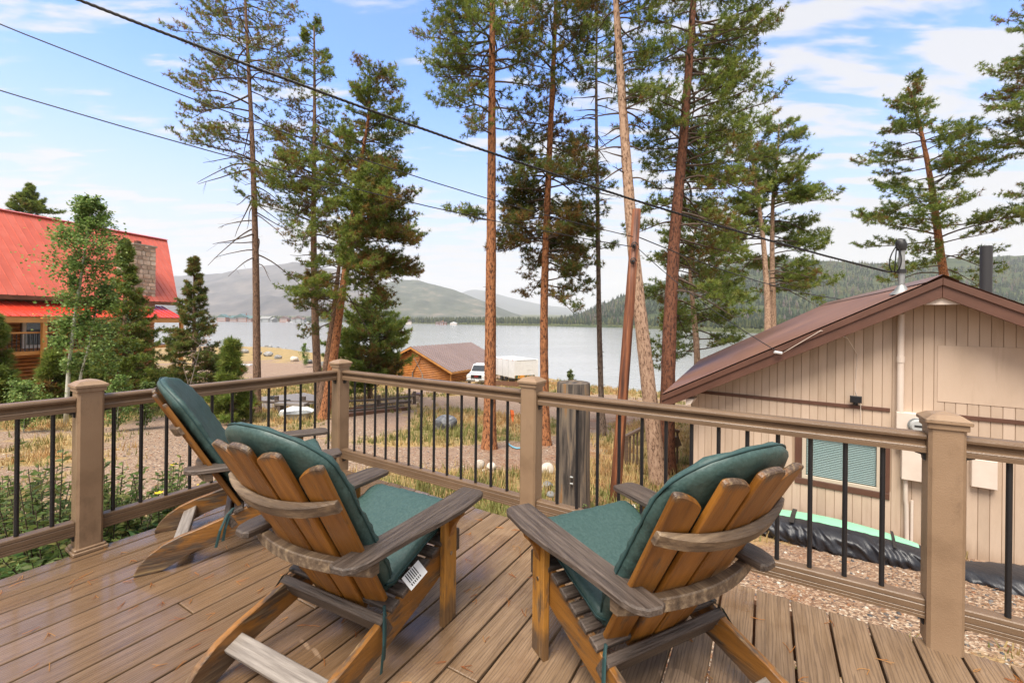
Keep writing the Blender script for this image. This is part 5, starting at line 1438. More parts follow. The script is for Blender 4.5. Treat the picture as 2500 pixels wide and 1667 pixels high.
for k, (u, w, y, lab) in enumerate(weeds):
    q = at(u, w, y); q.z = g(q.x, q.y) - .01
    stem_plant('weed_clump', 'small bright green weed ' + lab, q, .28 if y < 4 else .5, 10, .12 if y < 4 else .2, .05, .016, 16, np.array([[.13, .21, .05], [.18, .26, .07]]), 170 + k, 'weed', 'green weeds')

# grass tufts where the ground is grassy
rng = np.random.default_rng(99)
n = 50000
yy = 3.2 + 46 * rng.random(n) ** 1.7
xx = (rng.random(n) * 2.5 - 1.3) * yy
cm = cover_mask(xx, yy)
gd = G(xx, yy)
ok = (cm + rng.normal(0, .10, n) > .60) & (gd > LAKE + .1)
inside = ((xx - L0.x) * bn.x + (yy - L0.y) * bn.y > -.1) & (xx * bd.x + yy * bd.y < 2.9 + .1)
cabin_in = (((xx - W0.x) * nw.x + (yy - W0.y) * nw.y) < .05) & (((xx - W0.x) * e1.x + (yy - W0.y) * e1.y) > -.05) & (((xx - W0.x) * nw.x + (yy - W0.y) * nw.y) > -8)
ok &= ~inside & ~cabin_in
xx, yy, gd = xx[ok], yy[ok], gd[ok]
N = len(xx)
B = 5
sz = rng.uniform(.08, .22, (N, 1, 1)) * (1 + .02 * yy[:, None, None])
a = rng.uniform(0, 6.283, (N, B, 1)); ln = rng.uniform(.1, .7, (N, B, 1))
d = np.concatenate([np.cos(a) * ln, np.sin(a) * ln, np.ones((N, B, 1))], 2)
b = np.stack([xx, yy, gd - .01], 1)[:, None, :] + np.concatenate([rng.normal(0, .05, (N, B, 2)), np.zeros((N, B, 1))], 2)
s = np.concatenate([-np.sin(a), np.cos(a), np.zeros((N, B, 1))], 2) * (.006 + .0007 * yy[:, None, None])
V = np.stack([b - s, b + s, b + d * sz * rng.uniform(.6, 1.1, (N, B, 1))], 2).reshape(-1, 3)
T = np.arange(N * B * 3).reshape(-1, 3)
tone = fbm(xx * .5, yy * .5, 61, 3) + rng.normal(0, .07, N)
c = np.where(tone[:, None] > .42, [[.48, .355, .155]], [[.22, .22, .07]])
c = np.where((tone[:, None] > .58), [[.46, .28, .12]], c)
C = np.repeat(c, B * 3, 0) * np.repeat(rng.uniform(.75, 1.2, (N * B, 1)), 3, 0)
tag(fast_mesh('dry_grass', V, T, MGRASS, tint=C), 'straw coloured and green grass tufts', 'grass', kind='stuff')
# loose pebbles on the near gravel
ico = [(0, 0, 1), (.894, 0, .447), (.276, .851, .447), (-.724, .526, .447), (-.724, -.526, .447), (.276, -.851, .447), (.724, .526, -.447), (-.276, .851, -.447), (-.894, 0, -.447), (-.276, -.851, -.447), (.724, -.526, -.447)]
ifc = [(0, 1, 2), (0, 2, 3), (0, 3, 4), (0, 4, 5), (0, 5, 1), (1, 6, 2), (2, 7, 3), (3, 8, 4), (4, 9, 5), (5, 10, 1), (2, 6, 7), (3, 7, 8), (4, 8, 9), (5, 9, 10), (1, 10, 6)]
n = 17000
yy = 1.2 + 12 * rng.random(n) ** 1.8; xx = (rng.random(n) * 2.7 - 1.35) * (yy + .6)
ok = (cover_mask(xx, yy) + rng.normal(0, .1, n) < .55)
inside = ((xx - L0.x) * bn.x + (yy - L0.y) * bn.y > -.02) & (((xx - E0.x) * ED.y - (yy - E0.y) * ED.x) > -.0)
ok &= ~inside & ~((((xx - W0.x) * nw.x + (yy - W0.y) * nw.y) < .05) & (xx > 2))
xx, yy = xx[ok], yy[ok]; N = len(xx)
zz = G(xx, yy)
S = rng.uniform(.007, .021, (N, 1, 1)) * np.stack([rng.uniform(.8, 1.5, N), rng.uniform(.8, 1.3, N), rng.uniform(.45, .8, N)], 1)[:, None, :]
base = np.array(ico)[None] * rng.uniform(.8, 1.2, (N, 11, 1)) * S
an = rng.uniform(0, 6.28, N)
ca, sa = np.cos(an)[:, None], np.sin(an)[:, None]
bx = base[:, :, 0] * ca - base[:, :, 1] * sa; by = base[:, :, 0] * sa + base[:, :, 1] * ca
V = np.stack([bx + xx[:, None], by + yy[:, None], base[:, :, 2] + zz[:, None] + .003], -1).reshape(-1, 3)
T = (np.array(ifc)[None] + np.arange(N)[:, None, None] * 11).reshape(-1, 3)
pal = np.array([[.30, .21, .145], [.23, .15, .10], [.36, .29, .22], [.14, .13, .125], [.07, .07, .075], [.48, .43, .36], [.30, .16, .09], [.22, .10, .05]])
C = np.repeat(pal[rng.integers(0, len(pal), N)] * rng.uniform(.8, 1.2, (N, 1)), 11, 0)
MPEB = foliage_mat('pebbles', 0.0, .75, .1)
tag(fast_mesh('loose_gravel', V, T, MPEB, tint=C), 'loose multicoloured pebbles on the ground round the deck', 'gravel', kind='stuff')

# fallen needles on the ground near the deck
rng = np.random.default_rng(5)
n = 16000
yy = 1.3 + 10 * rng.random(n) ** 1.6; xx = (-.25 + rng.random(n) * 1.5) * (yy + .4)
inside = ((xx - L0.x) * bn.x + (yy - L0.y) * bn.y > -.02) & (((xx - E0.x) * ED.y - (yy - E0.y) * ED.x) > -.0)
ok = ~inside & ~((((xx - W0.x) * nw.x + (yy - W0.y) * nw.y) < .03) & (xx > 2)) & (fbm(xx * .9, yy * .9, 71, 3) + rng.normal(0, .12, n) > .38)
xx, yy = xx[ok], yy[ok]; N = len(xx); zz = G(xx, yy) + rng.uniform(.006, .022, N)
a = rng.uniform(0, 6.283, N); L_ = rng.uniform(.02, .045, N); w_ = .0016 + .00025 * yy
dx_, dy_ = np.cos(a) * L_, np.sin(a) * L_; px__, py__ = -np.sin(a) * w_, np.cos(a) * w_
V = np.stack([np.stack([xx - dx_ - px__, yy - dy_ - py__, zz], -1), np.stack([xx - dx_ + px__, yy - dy_ + py__, zz + .002], -1), np.stack([xx + dx_, yy + dy_, zz + .003], -1)], 1).reshape(-1, 3)
C = np.repeat(np.array([[.30, .12, .045], [.22, .085, .03], [.38, .20, .08]])[rng.integers(0, 3, N)], 3, 0)
tag(fast_mesh('fallen_needles', V, np.arange(N * 3).reshape(-1, 3), MGRASS, tint=C), 'orange brown pine needles lying on the gravel', 'pine needles', kind='stuff')
# ------------------------------------------------------------------ leaning pole and cut trunk
random.seed(21)
pb = gat(1502, 1222); pt = at(1555, 512, pb.y + .25)
pole = empty('utility_pole', pb, 0, 'leaning reddish brown wooden pole holding the thin overhead wires', 'utility pole')
q = pt - pb
MB().tube([(0, 0, -.3), (0, 0, 0), (q * .35)[:], (q * .7)[:], q[:]], [.092, .090, .084, .078, .072], 14, jit=.02).build('pole_shaft', MPOLE, pole, smooth=True)
for k in range(2):
    a = q * (.87 - .055 * k) + Vector((-.02, -.075, 0))
    pts = [a + Vector((.05 * math.cos(i * .7), -.03, .05 * math.sin(i * .7))) for i in range(8)]
    MB().tube(pts, .009, 6).build('wire_hook', MBRACK, pole, smooth=True)
    MB().tube([a, a + Vector((0, -.05, 0))], [.03, .02], 10).build('insulator', MFLUE, pole)
sb = gat(1397, 1283)
sb.z = g(sb.x, sb.y)
cutp = empty('cut_tree_post', sb, 0, 'thick weathered grey trunk cut flat at the top behind the front railing', 'cut trunk')
topz = at(1393, 933, sb.y).z - sb.z
r0 = 42 / FPX * sb.y
mb = MB()
hs_ = [-.2, 0, .12, .5, .9, 1.3, topz - .02, topz]
mb.tube([(0, 0, h) for h in hs_], [r0 * f for f in (1.12, 1.1, 1.04, 1.0, .98, .97, .96, .94)], 28, jit=.012)
mb.build('trunk', MOLDW, cutp, smooth='auto')
for z in (.62, .70):
    MB().tube([(-.06, -r0 - .012, z), (-.03, -r0 - .03, z)], .012, 6).build('bolt', MGALV, cutp)

for (ua, wa_, ya, lab) in ((0, 56, 4.2, 'upper thin overhead wire running from the left to the leaning pole'), (0, 208, 4.4, 'lower thin overhead wire running from the left to the leaning pole')):
    A = atd(ua, wa_, ya)
    B = pb + q * (.90 if wa_ < 100 else .865) + Vector((-.05, -.09, 0))
    A2 = A + (A - B) * .35
    M_ = atd(560, 257 if wa_ < 100 else 358, (A.y * .62 + B.y * .38)) if False else None
    Mx = A.lerp(B, .5) - Vector((0, 0, .17 if wa_ < 100 else .14))
    wire([*quad(A, Mx, B, -.3, 1.0, 12)], .0065, 'overhead_wire', lab, 0, 1, 'overhead wire', 'thin wires to the leaning pole')
A = pb + q * .86 + Vector((.05, -.08, 0))
B = R0 + e1 * 1.28 + nw * .03 + Vector((0, 0, rz(1.28) - .10))
wire([*quad(A, A.lerp(B, .5) - Vector((0, 0, .10)), B, 0, 1, 10)], .006, 'overhead_wire', 'thin wire from the leaning pole down to the clamp on the cabin rake board', 0, 1, 'overhead wire', 'thin wires from the pole to the cabin')
cl = MB().tube([B + Vector((-.09, -.01, .015)), B + Vector((.01, -.02, 0))], .02, 6).build('wire_clamp', MWHITE)
tag(cl, 'small pale wire clamp on the cabin rake board', 'wire clamp')
B2 = wp(sm, 2.0, om)
A = pb + q * .90 + Vector((.06, -.05, 0))
B3 = at(2200, 735, 12.5)
wire([*quad(A, A.lerp(B3, .5) - Vector((0, 0, .35)), B3, 0, 1.1, 10)], .009, 'overhead_wire', 'thin wire passing behind the service mast from the leaning pole', 0, 1, 'overhead wire', 'thin wires from the pole to the cabin')
pp = [B + Vector((.02, -.02, 0)), R0 + e1 * 1.75 + nw * .035 + Vector((0, 0, rz(1.75) - .02)), wp(2.05, rz(2.0) - .25, .2), wp(2.17, .9, .012), wp(2.15, .4, .012), wp(2.21, .2, .03), wp(2.22, -.25, .012)]
wire(pp, .0045, 'phone_cord', 'thin pale cord draped from the rake board down the cabin siding', 0, 1, 'cord', None, MCREAM)

# ------------------------------------------------------------------ rocks
def rock(name, c, r, sq, m, label, group, seed, sub=3):
    import bmesh
    bm = bmesh.new()
    bmesh.ops.create_icosphere(bm, subdivisions=sub, radius=1)
    rr = np.random.default_rng(seed)
    pl = rr.normal(size=(9, 3)); pl /= np.linalg.norm(pl, axis=1, keepdims=True); dd = rr.uniform(.62, .9, 9)
    for v in bm.verts:
        p = np.array(v.co[:])
        for a, d in zip(pl, dd):
            e = p @ a - d
            if e > 0: p = p - a * e * .85
        p = p * (1 + .10 * (float(fbm(np.array(p[0] * 2 + seed), np.array(p[1] * 2 + p[2] * 1.7), seed, 3)) - .45))
        v.co = (p[0] * r * sq[0], p[1] * r * sq[1], p[2] * r * sq[2])
    me = bpy.data.meshes.new(name); bm.to_mesh(me); bm.free()
    me.polygons.foreach_set('use_smooth', [True] * len(me.polygons))
    try: me.set_sharp_from_angle(angle=math.radians(28))
    except Exception: pass
    me.materials.append(m)
    o = bpy.data.objects.new(name, me); COL.objects.link(o)
    o.location = c; o.rotation_euler = (0, 0, seed * 1.3)
    return tag(o, label, 'rock', group)
def rk(u, w, wpx, sq, m, label, group, seed, sink=.35):
    p = gat(u, w)
    r = wpx / 2 / FPX * p.y
    return rock('boulder', (p.x, p.y, p.z + r * sq[2] * (1 - sink) * .9), r, sq, m, label, group, seed)
rk(1088, 1048, 64, (1, .8, .72), MROCKD, 'dark banded boulder in the grass seen through the front railing', None, 3)
rk(1172, 1142, 26, (1, .9, 1.0), MROCKW, 'pale rock at the left foot of the thick orange pine', 'pale rocks', 4)
rk(1200, 1146, 24, (1, .9, .95), MROCKW, 'pale brown rock at the right foot of the thick orange pine', 'pale rocks', 5)
rk(1181, 1151, 10, (1, .9, .8), MROCKW, 'small white stone between the two pale rocks', 'pale rocks', 6)
rk(1337, 1155, 34, (1, .9, .95), MROCKW, 'white rock left of the cut trunk', 'pale rocks', 7)
rk(1335, 1190, 36, (1.1, .8, .5), MROCK, 'flat grey rock at the left foot of the cut trunk, behind the post', 'grey rocks by the cut trunk', 8)
rk(1346, 1212, 26, (1, .8, .6), MROCK, 'grey rock nearest the second rail post', 'grey rocks by the cut trunk', 9)
for k, (u, w) in enumerate(((1522, 1238), (1548, 1240), (1505, 1247))):
    rk(u, w, 22 - 3 * k, (1.2, .8, .5), MROCKW, ['small pale rock at the right foot of the reddish pole', 'small pale rock hidden by the front arm of the right chair', 'small pale rock nearest the front railing, left of the right chair arm'][k], 'pale rocks by the reddish pole', 12 + k)
for k, (u, w, s, lab) in enumerate(((543, 853, 18, 'grey shore boulder by the dark spruce'), (570, 859, 17, 'low grey shore boulder behind the lamp post'), (598, 862, 20, 'bluish shore boulder left of the thin pine'), (634, 866, 16, 'shore boulder hidden by the thin pine trunk'), (655, 870, 24, 'rounded pale shore boulder right of the thin pine'), (680, 876, 20, 'grey brown shore boulder in the middle of the row'), (720, 882, 26, 'angular whitish shore boulder, largest in the row'), (755, 888, 20, 'dark shore boulder next to the slender pine'), (788, 892, 18, 'shore boulder between the slender and the leaning pine'))):
    rk(u, w, s, (1, .8, .68), (MROCKD if k == 7 else MROCK if k != 6 else MROCKW), lab, 'boulders along the shore road', 20 + k)
for k in range(16):
    u = 560 + k * 16 + random.uniform(-5, 5)
    p = at(u, 0, 1); a = p.x
    yb = np.interp(a * 120, SHX, SHY)
    x = a * yb
    rock('shore_stone', (x, yb + .5, g(x, yb + .5) + .1), random.uniform(.35, .75), (1.3, .8, .6), MROCK, 'small stone at the edge of the lake water', 'small stones at the lake edge', 60 + k, 2)

# ------------------------------------------------------------------ log shed
random.seed(31)
C0 = Vector((-6.25, 45.0)); ga = Vector((-4.7, 2.5)).normalized(); gb = Vector((2.5, 4.7)).normalized()
HW, LEN, EZ, RZ, BZ = 5.3, 11.8, -3.92, -1.60, -5.75
shed = empty('log_shed', label='low orange log sided shed with a mauve brown metal roof by the lake', cat='shed')
def sp(a, b, z): return Vector((C0.x + ga.x * a + gb.x * b, C0.y + ga.y * a + gb.y * b, z))
def rzz(a): return RZ - (RZ - EZ) * abs(a - HW) / HW
GF = basis((ga.x, ga.y, 0), (0, 0, 1), (-gb.x, -gb.y, 0), sp(0, 0, 0))
core = MB()
core.prism([(.35, BZ), (2 * HW - .35, BZ), (2 * HW - .35, rzz(.35) - .25), (HW, RZ - .25), (.35, rzz(.35) - .25)], -LEN + .4, -.32, GF)
core.build('wall', MDARKW, shed)
z = BZ
while z < RZ - .3:
    zt = z + .19
    a0 = .3 if zt < rzz(.3) - .12 else HW - HW * (RZ - .12 - zt) / (RZ - EZ)
    if a0 < HW - .15:
        h = [(.0, z + .004), (.05, z + .03), (.065, z + .095), (.05, z + .16), (0, z + .186)]
        r = [[(GF @ Vector((a, y, -.318 + x)))[:] for x, y in h] for a in (a0, 2 * HW - a0)]
        MB().loft(r).build('log', MLOG, shed, smooth=True)
    if zt < EZ - .15:
        r = [[(sp(.31 - x, b, y))[:] for x, y in h] for b in (.35, LEN - .4)]
        MB().loft(r).build('log', MLOG, shed, smooth=True)
    z += .19
MB().box((.14, .14, EZ - BZ - .1), None, c=(*sp(.28, .3, 0).xy, (EZ + BZ) / 2 - .08)).build('corner_post', MLOGT, shed)
for s in (0, 1):
    a0, a1 = (-.25, HW) if s == 0 else (HW, 2 * HW + .25)
    w = .62; b = -.25
    slab = MB()
    q_ = [sp(a0, -.2, rzz(a0)), sp(a1, -.2, rzz(a1)), sp(a1, LEN, rzz(a1)), sp(a0, LEN, rzz(a0))]
    slab.loft([[(p - Vector((0, 0, .02)))[:] for p in q_], [(p - Vector((0, 0, .14)))[:] for p in q_]]).build('roof', MDARKW, shed)
    while b < LEN - .05:
        bw_ = min(w, LEN + .1 - b)
        rings = []
        for a in (a0, a1):
            rings.append([sp(a, b, rzz(a) + .0)[:], sp(a, b + .02, rzz(a) + .09)[:], sp(a, b + .09, rzz(a) + .09)[:], sp(a, b + .11, rzz(a) + .012)[:], sp(a, b + bw_ - .004, rzz(a) + .012)[:]])
        MB().loft(rings, caps=False, closed=False).build('roof_panel', MPROOF, shed)
        b += w
    poly = [(a0, rzz(a0) - .22), (a1, rzz(a1) - .22), (a1, rzz(a1) - .02), (a0, rzz(a0) - .02)]
    MB().prism(poly, .205, .245, GF).build('rake_board', MLOGT, shed)
MB().loft([[sp(-.26, b, EZ - .30)[:], sp(-.22, b, EZ - .30)[:], sp(-.22, b, EZ - .08)[:], sp(-.26, b, EZ - .08)[:]] for b in (-.2, LEN)]).build('fascia', MLOGT, shed)
for k, (x0, y0, x1, y1) in enumerate(((5.2, -2.75, 4.0, -4.55), (4.15, -2.72, 5.35, -4.45))):
    A = GF @ Vector((x0, y0, -.22 + .03 * k)); B = GF @ Vector((x1, y1, -.22 + .03 * k))
    mb = MB().tube([A, B], .035, 6)
    d = (B - A).normalized()
    mb.loft([[(GF @ Vector((x1 + sx_ * .09, y1 + dy_, -.24 + .03 * k + dz)))[:] for sx_, dz in ((-1, 0), (1, 0), (1, .03), (-1, .03))] for dy_ in (-.55, .05)])
    tag(mb.build('wooden_oar', MPALEW if k == 0 else MFENCE), ['pale wooden oar crossed on the shed gable, blade down to the right', 'darker wooden oar crossed behind the pale one on the shed gable'][k], 'oar', 'crossed oars on the shed gable')

# ------------------------------------------------------------------ pickup truck and white trailer
MTRUCK = mat('white car paint', [(0, (.72, .73, .74))], rough=.25, spec=.6)
MCHROME = mat('dark chrome', [(0, (.35, .36, .37))], rough=.25, metal=.8)
MLAMP = mat('headlight glass', [(0, (.65, .66, .66))], rough=.15)
MAMBER = mat('amber lens', [(0, (.75, .25, .03))], rough=.3)
MRED = mat('red enamel', [(0, (.55, .03, .03))], rough=.4)
MTYRE = mat('black rubber', [(0, (.02, .02, .02))], rough=.8)
tf = at(1163, 941, 41.5)
tz = tf.z
truck = empty('pickup_truck', (tf.x, tf.y, tz), math.radians(-58), 'white pickup truck with black grille parked in front of the log shed', 'truck')
# local: +x back, front face at x=0, y across, z up; rotated so that the grille looks towards the deck
def tb(size, c, name, m, bev=.03, parent=None):
    return MB().box(size, None, bev, c=c).build(name, m, parent or truck)
truck.rotation_euler = (0, 0, math.radians(82))
bodyr = []
secs = [(0.0, .86, .50, 1.02), (.10, .93, .45, 1.08), (.9, .96, .42, 1.14), (1.25, .97, .42, 1.17), (5.3, .97, .45, 1.17), (5.4, .93, .5, 1.12)]
for x, hw, z0, z1 in secs:
    bodyr.append([(x, -hw, z0), (x, -hw * 1.01, z0 + (z1 - z0) * .6), (x, -hw * .93, z1 - .02), (x, -hw * .85, z1), (x, hw * .85, z1), (x, hw * .93, z1 - .02), (x, hw * 1.01, z0 + (z1 - z0) * .6), (x, hw, z0)])
MB().loft(bodyr).build('body', MTRUCK, truck, smooth='auto')
cabr = [(1.30, .86, 1.15, 1.17), (1.95, .74, 1.16, 1.80), (2.1, .74, 1.16, 1.83), (3.6, .74, 1.16, 1.83), (3.85, .78, 1.16, 1.76), (4.0, .84, 1.15, 1.17)]
MB().loft([[(x, -hw - .06, z0), (x, -hw, z1), (x, hw, z1), (x, hw + .06, z0)] for x, hw, z0, z1 in cabr]).build('cab', MTRUCK, truck, smooth='auto')
ws = [(1.345, 1.22, .80), (1.875, 1.74, .70)]
MB().loft([[(x - .03, -h, z), (x - .03, h, z), (x - .02, h, z + .01), (x - .02, -h, z + .01)] for x, z, h in ws]).build('windshield', MGLASS, truck)
for s in (-1, 1):
    MB().loft([[(x, s * (h + .012), z), (x, s * (h + .02), z)] for x, z, h in ((1.75, 1.24, .895), (3.6, 1.24, .895), (3.5, 1.74, .775), (2.1, 1.74, .775))], caps=False, closed=False).build('side_window', MGLASS, truck)
    for x in (.95, 4.4):
        wl = MB().tube([(x, s * .80, .38), (x, s * .99, .38)], .38, 20).build('wheel', MTYRE, truck)
        MB().tube([(x, s * .992, .38), (x, s * 1.0, .38)], .22, 14).build('rim', MCHROME, wl)
    tb((.05, .34, .18), (-.012, s * .70, .90), 'headlight', MLAMP, .01)
    tb((.045, .34, .07), (-.012, s * .70, .765), 'headlight', MLAMP, .01)
    tb((.06, .10, .28), (.01, s * .90, .85), 'turn_signal', MAMBER if s < 0 else MLAMP, .01)
gr = tb((.05, 1.02, .32), (-.015, 0, .85), 'grille', MBLACK, .01)
tb((.02, 1.08, .03), (-.03, 0, 1.02), 'grille_trim', MCHROME, .005); tb((.02, 1.08, .03), (-.03, 0, .68), 'grille_trim', MCHROME, .005)
cu = bpy.data.curves.new('emblem', 'FONT'); cu.body = 'GMC'; cu.size = .20; cu.extrude = .006; cu.align_x = 'CENTER'; cu.align_y = 'CENTER'
cu.materials.append(MRED)
tx = bpy.data.objects.new('lettering', cu); COL.objects.link(tx)
bpy.context.view_layer.update()
me_ = bpy.data.meshes.new_from_object(tx.evaluated_get(bpy.context.evaluated_depsgraph_get()))
bpy.data.objects.remove(tx)
em = bpy.data.objects.new('emblem', me_); COL.objects.link(em); em.parent = gr
em.matrix_local = basis((0, -1, 0), (0, 0, 1), (-1, 0, 0), (-.046, 0, .85))
tb((.16, 1.86, .22), (-.06, 0, .50), 'bumper', MCHROME, .03); tb((.02, .34, .16), (-.15, -.1, .50), 'licence_plate', MWHITE, .004)
tb((.02, 1.7, .06), (.35, 0, 1.125), 'bug_shield', MBLACK, .004)
tr0 = at(1256, 930, 45.5); tr0.z = -5.15
trailer = empty('cargo_trailer', (tr0.x, tr0.y, tr0.z), 0, 'white box cargo trailer standing right of the pickup truck', 'trailer')
dl, dr = Vector((-.55, .84, 0)).normalized(), Vector((.93, .37, 0)).normalized()
TL, TW, TH, TB = 4.6, 2.75, 2.42, .45
fp_ = [Vector((0, 0, 0)), dr * TW, dr * TW + dl * TL, dl * TL]
MB().prism([(p.x, p.y) for p in fp_], TB, TH, None, .04).build('trailer_box', MWHITE, trailer)
nr = Vector((dr.y, -dr.x, 0)); nl = Vector((-dl.y, dl.x, 0))
for k in range(1, 4):
    p = dl * (TL * k / 4 + .02) + nl * .004
    MB().box((.012, .02, TH - TB - .1), basis(nl, dl, (0, 0, 1), (p.x, p.y, (TH + TB) / 2))).build('panel_seam', MGALV, trailer)
p = dr * 1.25 + nr * .012
MB().box((2.2, .02, .05), basis(dr, -nr, (0, 0, 1), ((dr * 1.375 + nr * .012).x, (dr * 1.375 + nr * .012).y, TH - .06))).build('roof_trim', MGALV, trailer)
MB().box((.75, .02, .65), basis(dr, -nr, (0, 0, 1), ((dr * 1.75 + nr * .008).x, (dr * 1.75 + nr * .008).y, 1.62))).build('hatch_panel', MCREAM if False else MWHITE, trailer)
bn_ = MB().box((2.3, .02, .30), basis(dr, -nr, (0.0, 0, 1), ((dr * 1.2 + nr * .022).x, (dr * 1.2 + nr * .022).y, .62)))
MBAN = mat('orange and green banner', [(0, (.60, .24, .03)), (.45, (.60, .27, .04)), (.5, (.03, .07, .04)), (1, (.04, .10, .05))], scale=1.6, coord='Object', rough=.6)
bn_.build('banner', MBAN, trailer)
vt = dl * 1.2 + dr * 1.2
MB().tube([(vt.x, vt.y, TH), (vt.x, vt.y, TH + .10), (vt.x, vt.y, TH + .16)], [.42, .36, .05], 14).build('roof_vent', MWHITE, trailer, smooth=True)
for k in range(5):
    p = dl * (.3 + k * 1.15) + nl * .014
    MB().box((.05, .14, .05), basis(nl, dl, (0, 0, 1), (p.x, p.y, TH - .06))).build('marker_light', MRED, trailer)
for a in (1.8, 2.7):
    for s in (.15, TW - .15):
        p = dl * a + dr * s
        MB().tube([(p - dr * .1)[:] , (p + dr * .1)[:]], .34, 16).build('wheel', MTYRE, trailer)
for o_ in trailer.children:
    if o_.name.startswith('wheel'): o_.location.z = .34
lb = MB(); A = gat(1214, 941, 60); A = at(1213, 935, 39.5); B = at(1275, 938, 37.5)
lb.tube([A, B], .30, 4)
tag(lb.build('timber_barrier', MBEAM), 'long brown timber barrier in front of the white trailer', 'timber')

# ------------------------------------------------------------------ red roofed house
random.seed(41)
house = empty('red_roof_house', label='orange log house with a tall steep red metal roof and stone chimney', cat='house')
fd = Vector((.231, .973)); fn_ = Vector((.973, -.231))
E1 = at(436, 736, 34).xy                           # right end of the main eave
def hp(l, o, z): return Vector((E1.x - fd.x * l + fn_.x * o, E1.y - fd.y * l + fn_.y * o, z))   # l along the eave towards us, o outwards
HL, RUN, EZ2, RZ2, PROW = 17.0, 4.5, 2.50, 8.0, 2.6
HF = basis((-fd.x, -fd.y, 0), (0, 0, 1), (fn_.x, fn_.y, 0), (E1.x, E1.y, 0))
rbody = MB()
for sg in (1, -1):
    q_ = [hp(0, 0, EZ2), hp(HL, 0, EZ2), hp(HL, -RUN, RZ2), hp(-PROW, -RUN, RZ2)] if sg > 0 else [hp(0, -2 * RUN, EZ2), hp(HL, -2 * RUN, EZ2), hp(HL, -RUN, RZ2), hp(-PROW, -RUN, RZ2)]
    rbody.loft([[(p - Vector((0, 0, .03)))[:] for p in q_], [(p - Vector((0, 0, .22)))[:] for p in q_]])
rf2 = rbody.build('roof', MDARKW, house)
l = -PROW
pwid = .40
def edge_top(l):  # eave position for a panel at l; the prow eave runs from the ridge tip back to the eave end
    return 0.0 if l >= 0 else -RUN * (-l / PROW)
while l < HL:
    la, lb_ = l, l + pwid - .008
    def row(lv): 
        o0 = edge_top(lv); z0 = EZ2 + (RZ2 - EZ2) * (-o0 / RUN)
        return (o0, z0)
    pts = []
    for lv, up in ((la, 0), (la + .012, .05), (la + .035, .05), (la + .047, .008), (lb_, .008)):
        o0, z0 = row(lv)
        pts.append((hp(lv, o0, z0 + up), hp(lv, -RUN, RZ2 + up)))
    MB().loft([[p[0][:] for p in pts], [p[1][:] for p in pts]], caps=False, closed=False).build('roof_panel', MREDR, rf2)
    l += pwid
MB().loft([[hp(l_, -RUN + .18, RZ2 + .0)[:], hp(l_, -RUN, RZ2 + .09)[:], hp(l_, -RUN - .18, RZ2)[:]] for l_ in (-PROW, HL)], caps=False, closed=False).build('ridge_cap', MREDR, rf2)
for a, b in ((hp(-.02, .02, EZ2 - .24), hp(HL, .02, EZ2 - .24)),):
    MB().loft([[p[:], (p + Vector((0, 0, .22)))[:], (p + Vector((fn_.x * .05, fn_.y * .05, .22)))[:], (p + Vector((fn_.x * .05, fn_.y * .05, 0)))[:]] for p in (a, b)]).build('fascia', MDARKW, house)
# porch roof below
PZ1, PZ0, PO = 2.0, 1.30, 1.35
l = .8
slab = MB()
q_ = [hp(.8, -.6, PZ1 + .18), hp(HL, -.6, PZ1 + .18), hp(HL, PO, PZ0), hp(.8, PO, PZ0)]
slab.loft([[(p - Vector((0, 0, .02)))[:] for p in q_], [(p - Vector((0, 0, .16)))[:] for p in q_]]).build('porch_roof', MLOGT, house)
while l < HL:
    pts = []
    for lv, up in ((l, 0), (l + .012, .045), (l + .035, .045), (l + .047, .006), (l + pwid - .008, .006)):
        pts.append((hp(lv, -.6, PZ1 + .18 + up), hp(lv, PO + .06, PZ0 + up)))
    MB().loft([[p[0][:] for p in pts], [p[1][:] for p in pts]], caps=False, closed=False).build('porch_roof_panel', MREDR2, house)
    l += pwid
# log walls
WO = -.9
core = MB(); core.prism([(1.2, -4.4), (HL, -4.4), (HL, EZ2 - .2), (1.2, EZ2 - .2)], WO - 7.2, WO - .08, HF)
core.build('wall', MDARKW, house)
gblw = MB(); gblw.prism([(-2 * 0 + 0, 0), (1, 0), (1, 1)], 0, .1, Matrix.Translation((0, 0, -60)))
z = -4.3
WL0, WL1 = 7.55, 8.70                           # door window along the wall
while z < PZ0 + .7:
    h = [(.0, z + .004), (.05, z + .04), (.07, z + .11), (.05, z + .18), (0, z + .216)]
    for a, b in (((1.1, WL0 - .1), (WL1 + .1, HL)) if z > -.75 and z < 1.35 else ((1.1, HL),)):
        MB().loft([[(HF @ Vector((q_, y, WO - .075 + x)))[:] for x, y in h] for q_ in (a, b)]).build('log', MLOG, house, smooth=True)
    MB().loft([[hp(1.1 - x, WO - .1 + q_, y)[:] for x, y in h] for q_ in (0, -6.8)]).build('log', MLOG, house, smooth=True)
    z += .22
MWHITE2 = mat('brightened white paint', [(0, (.80, .80, .79))], rough=.35)  # door white lifted in colour to offset the porch roof's shade
# white framed patio door
dn_ = MB()
z0d, z1d = -.62, 1.30
for a in ((WL0, z0d, WL0 + .16, z1d), (WL1 - .16, z0d, WL1, z1d), (WL0 + .162, z1d - .16, WL1 - .162, z1d), (WL0 + .162, z0d, WL1 - .162, z0d + .2)):
    dn_.prism([(a[0], a[1]), (a[2], a[1]), (a[2], a[3]), (a[0], a[3])], WO - .05, WO + .04, HF)
dr_ = dn_.build('door', MWHITE2, house)
MB().prism([(WL0 + .15, z0d + .19), (WL1 - .15, z0d + .19), (WL1 - .15, z1d - .15), (WL0 + .15, z1d - .15)], WO - .06, WO - .03, HF).build('door_glass', MGLASS, dr_)
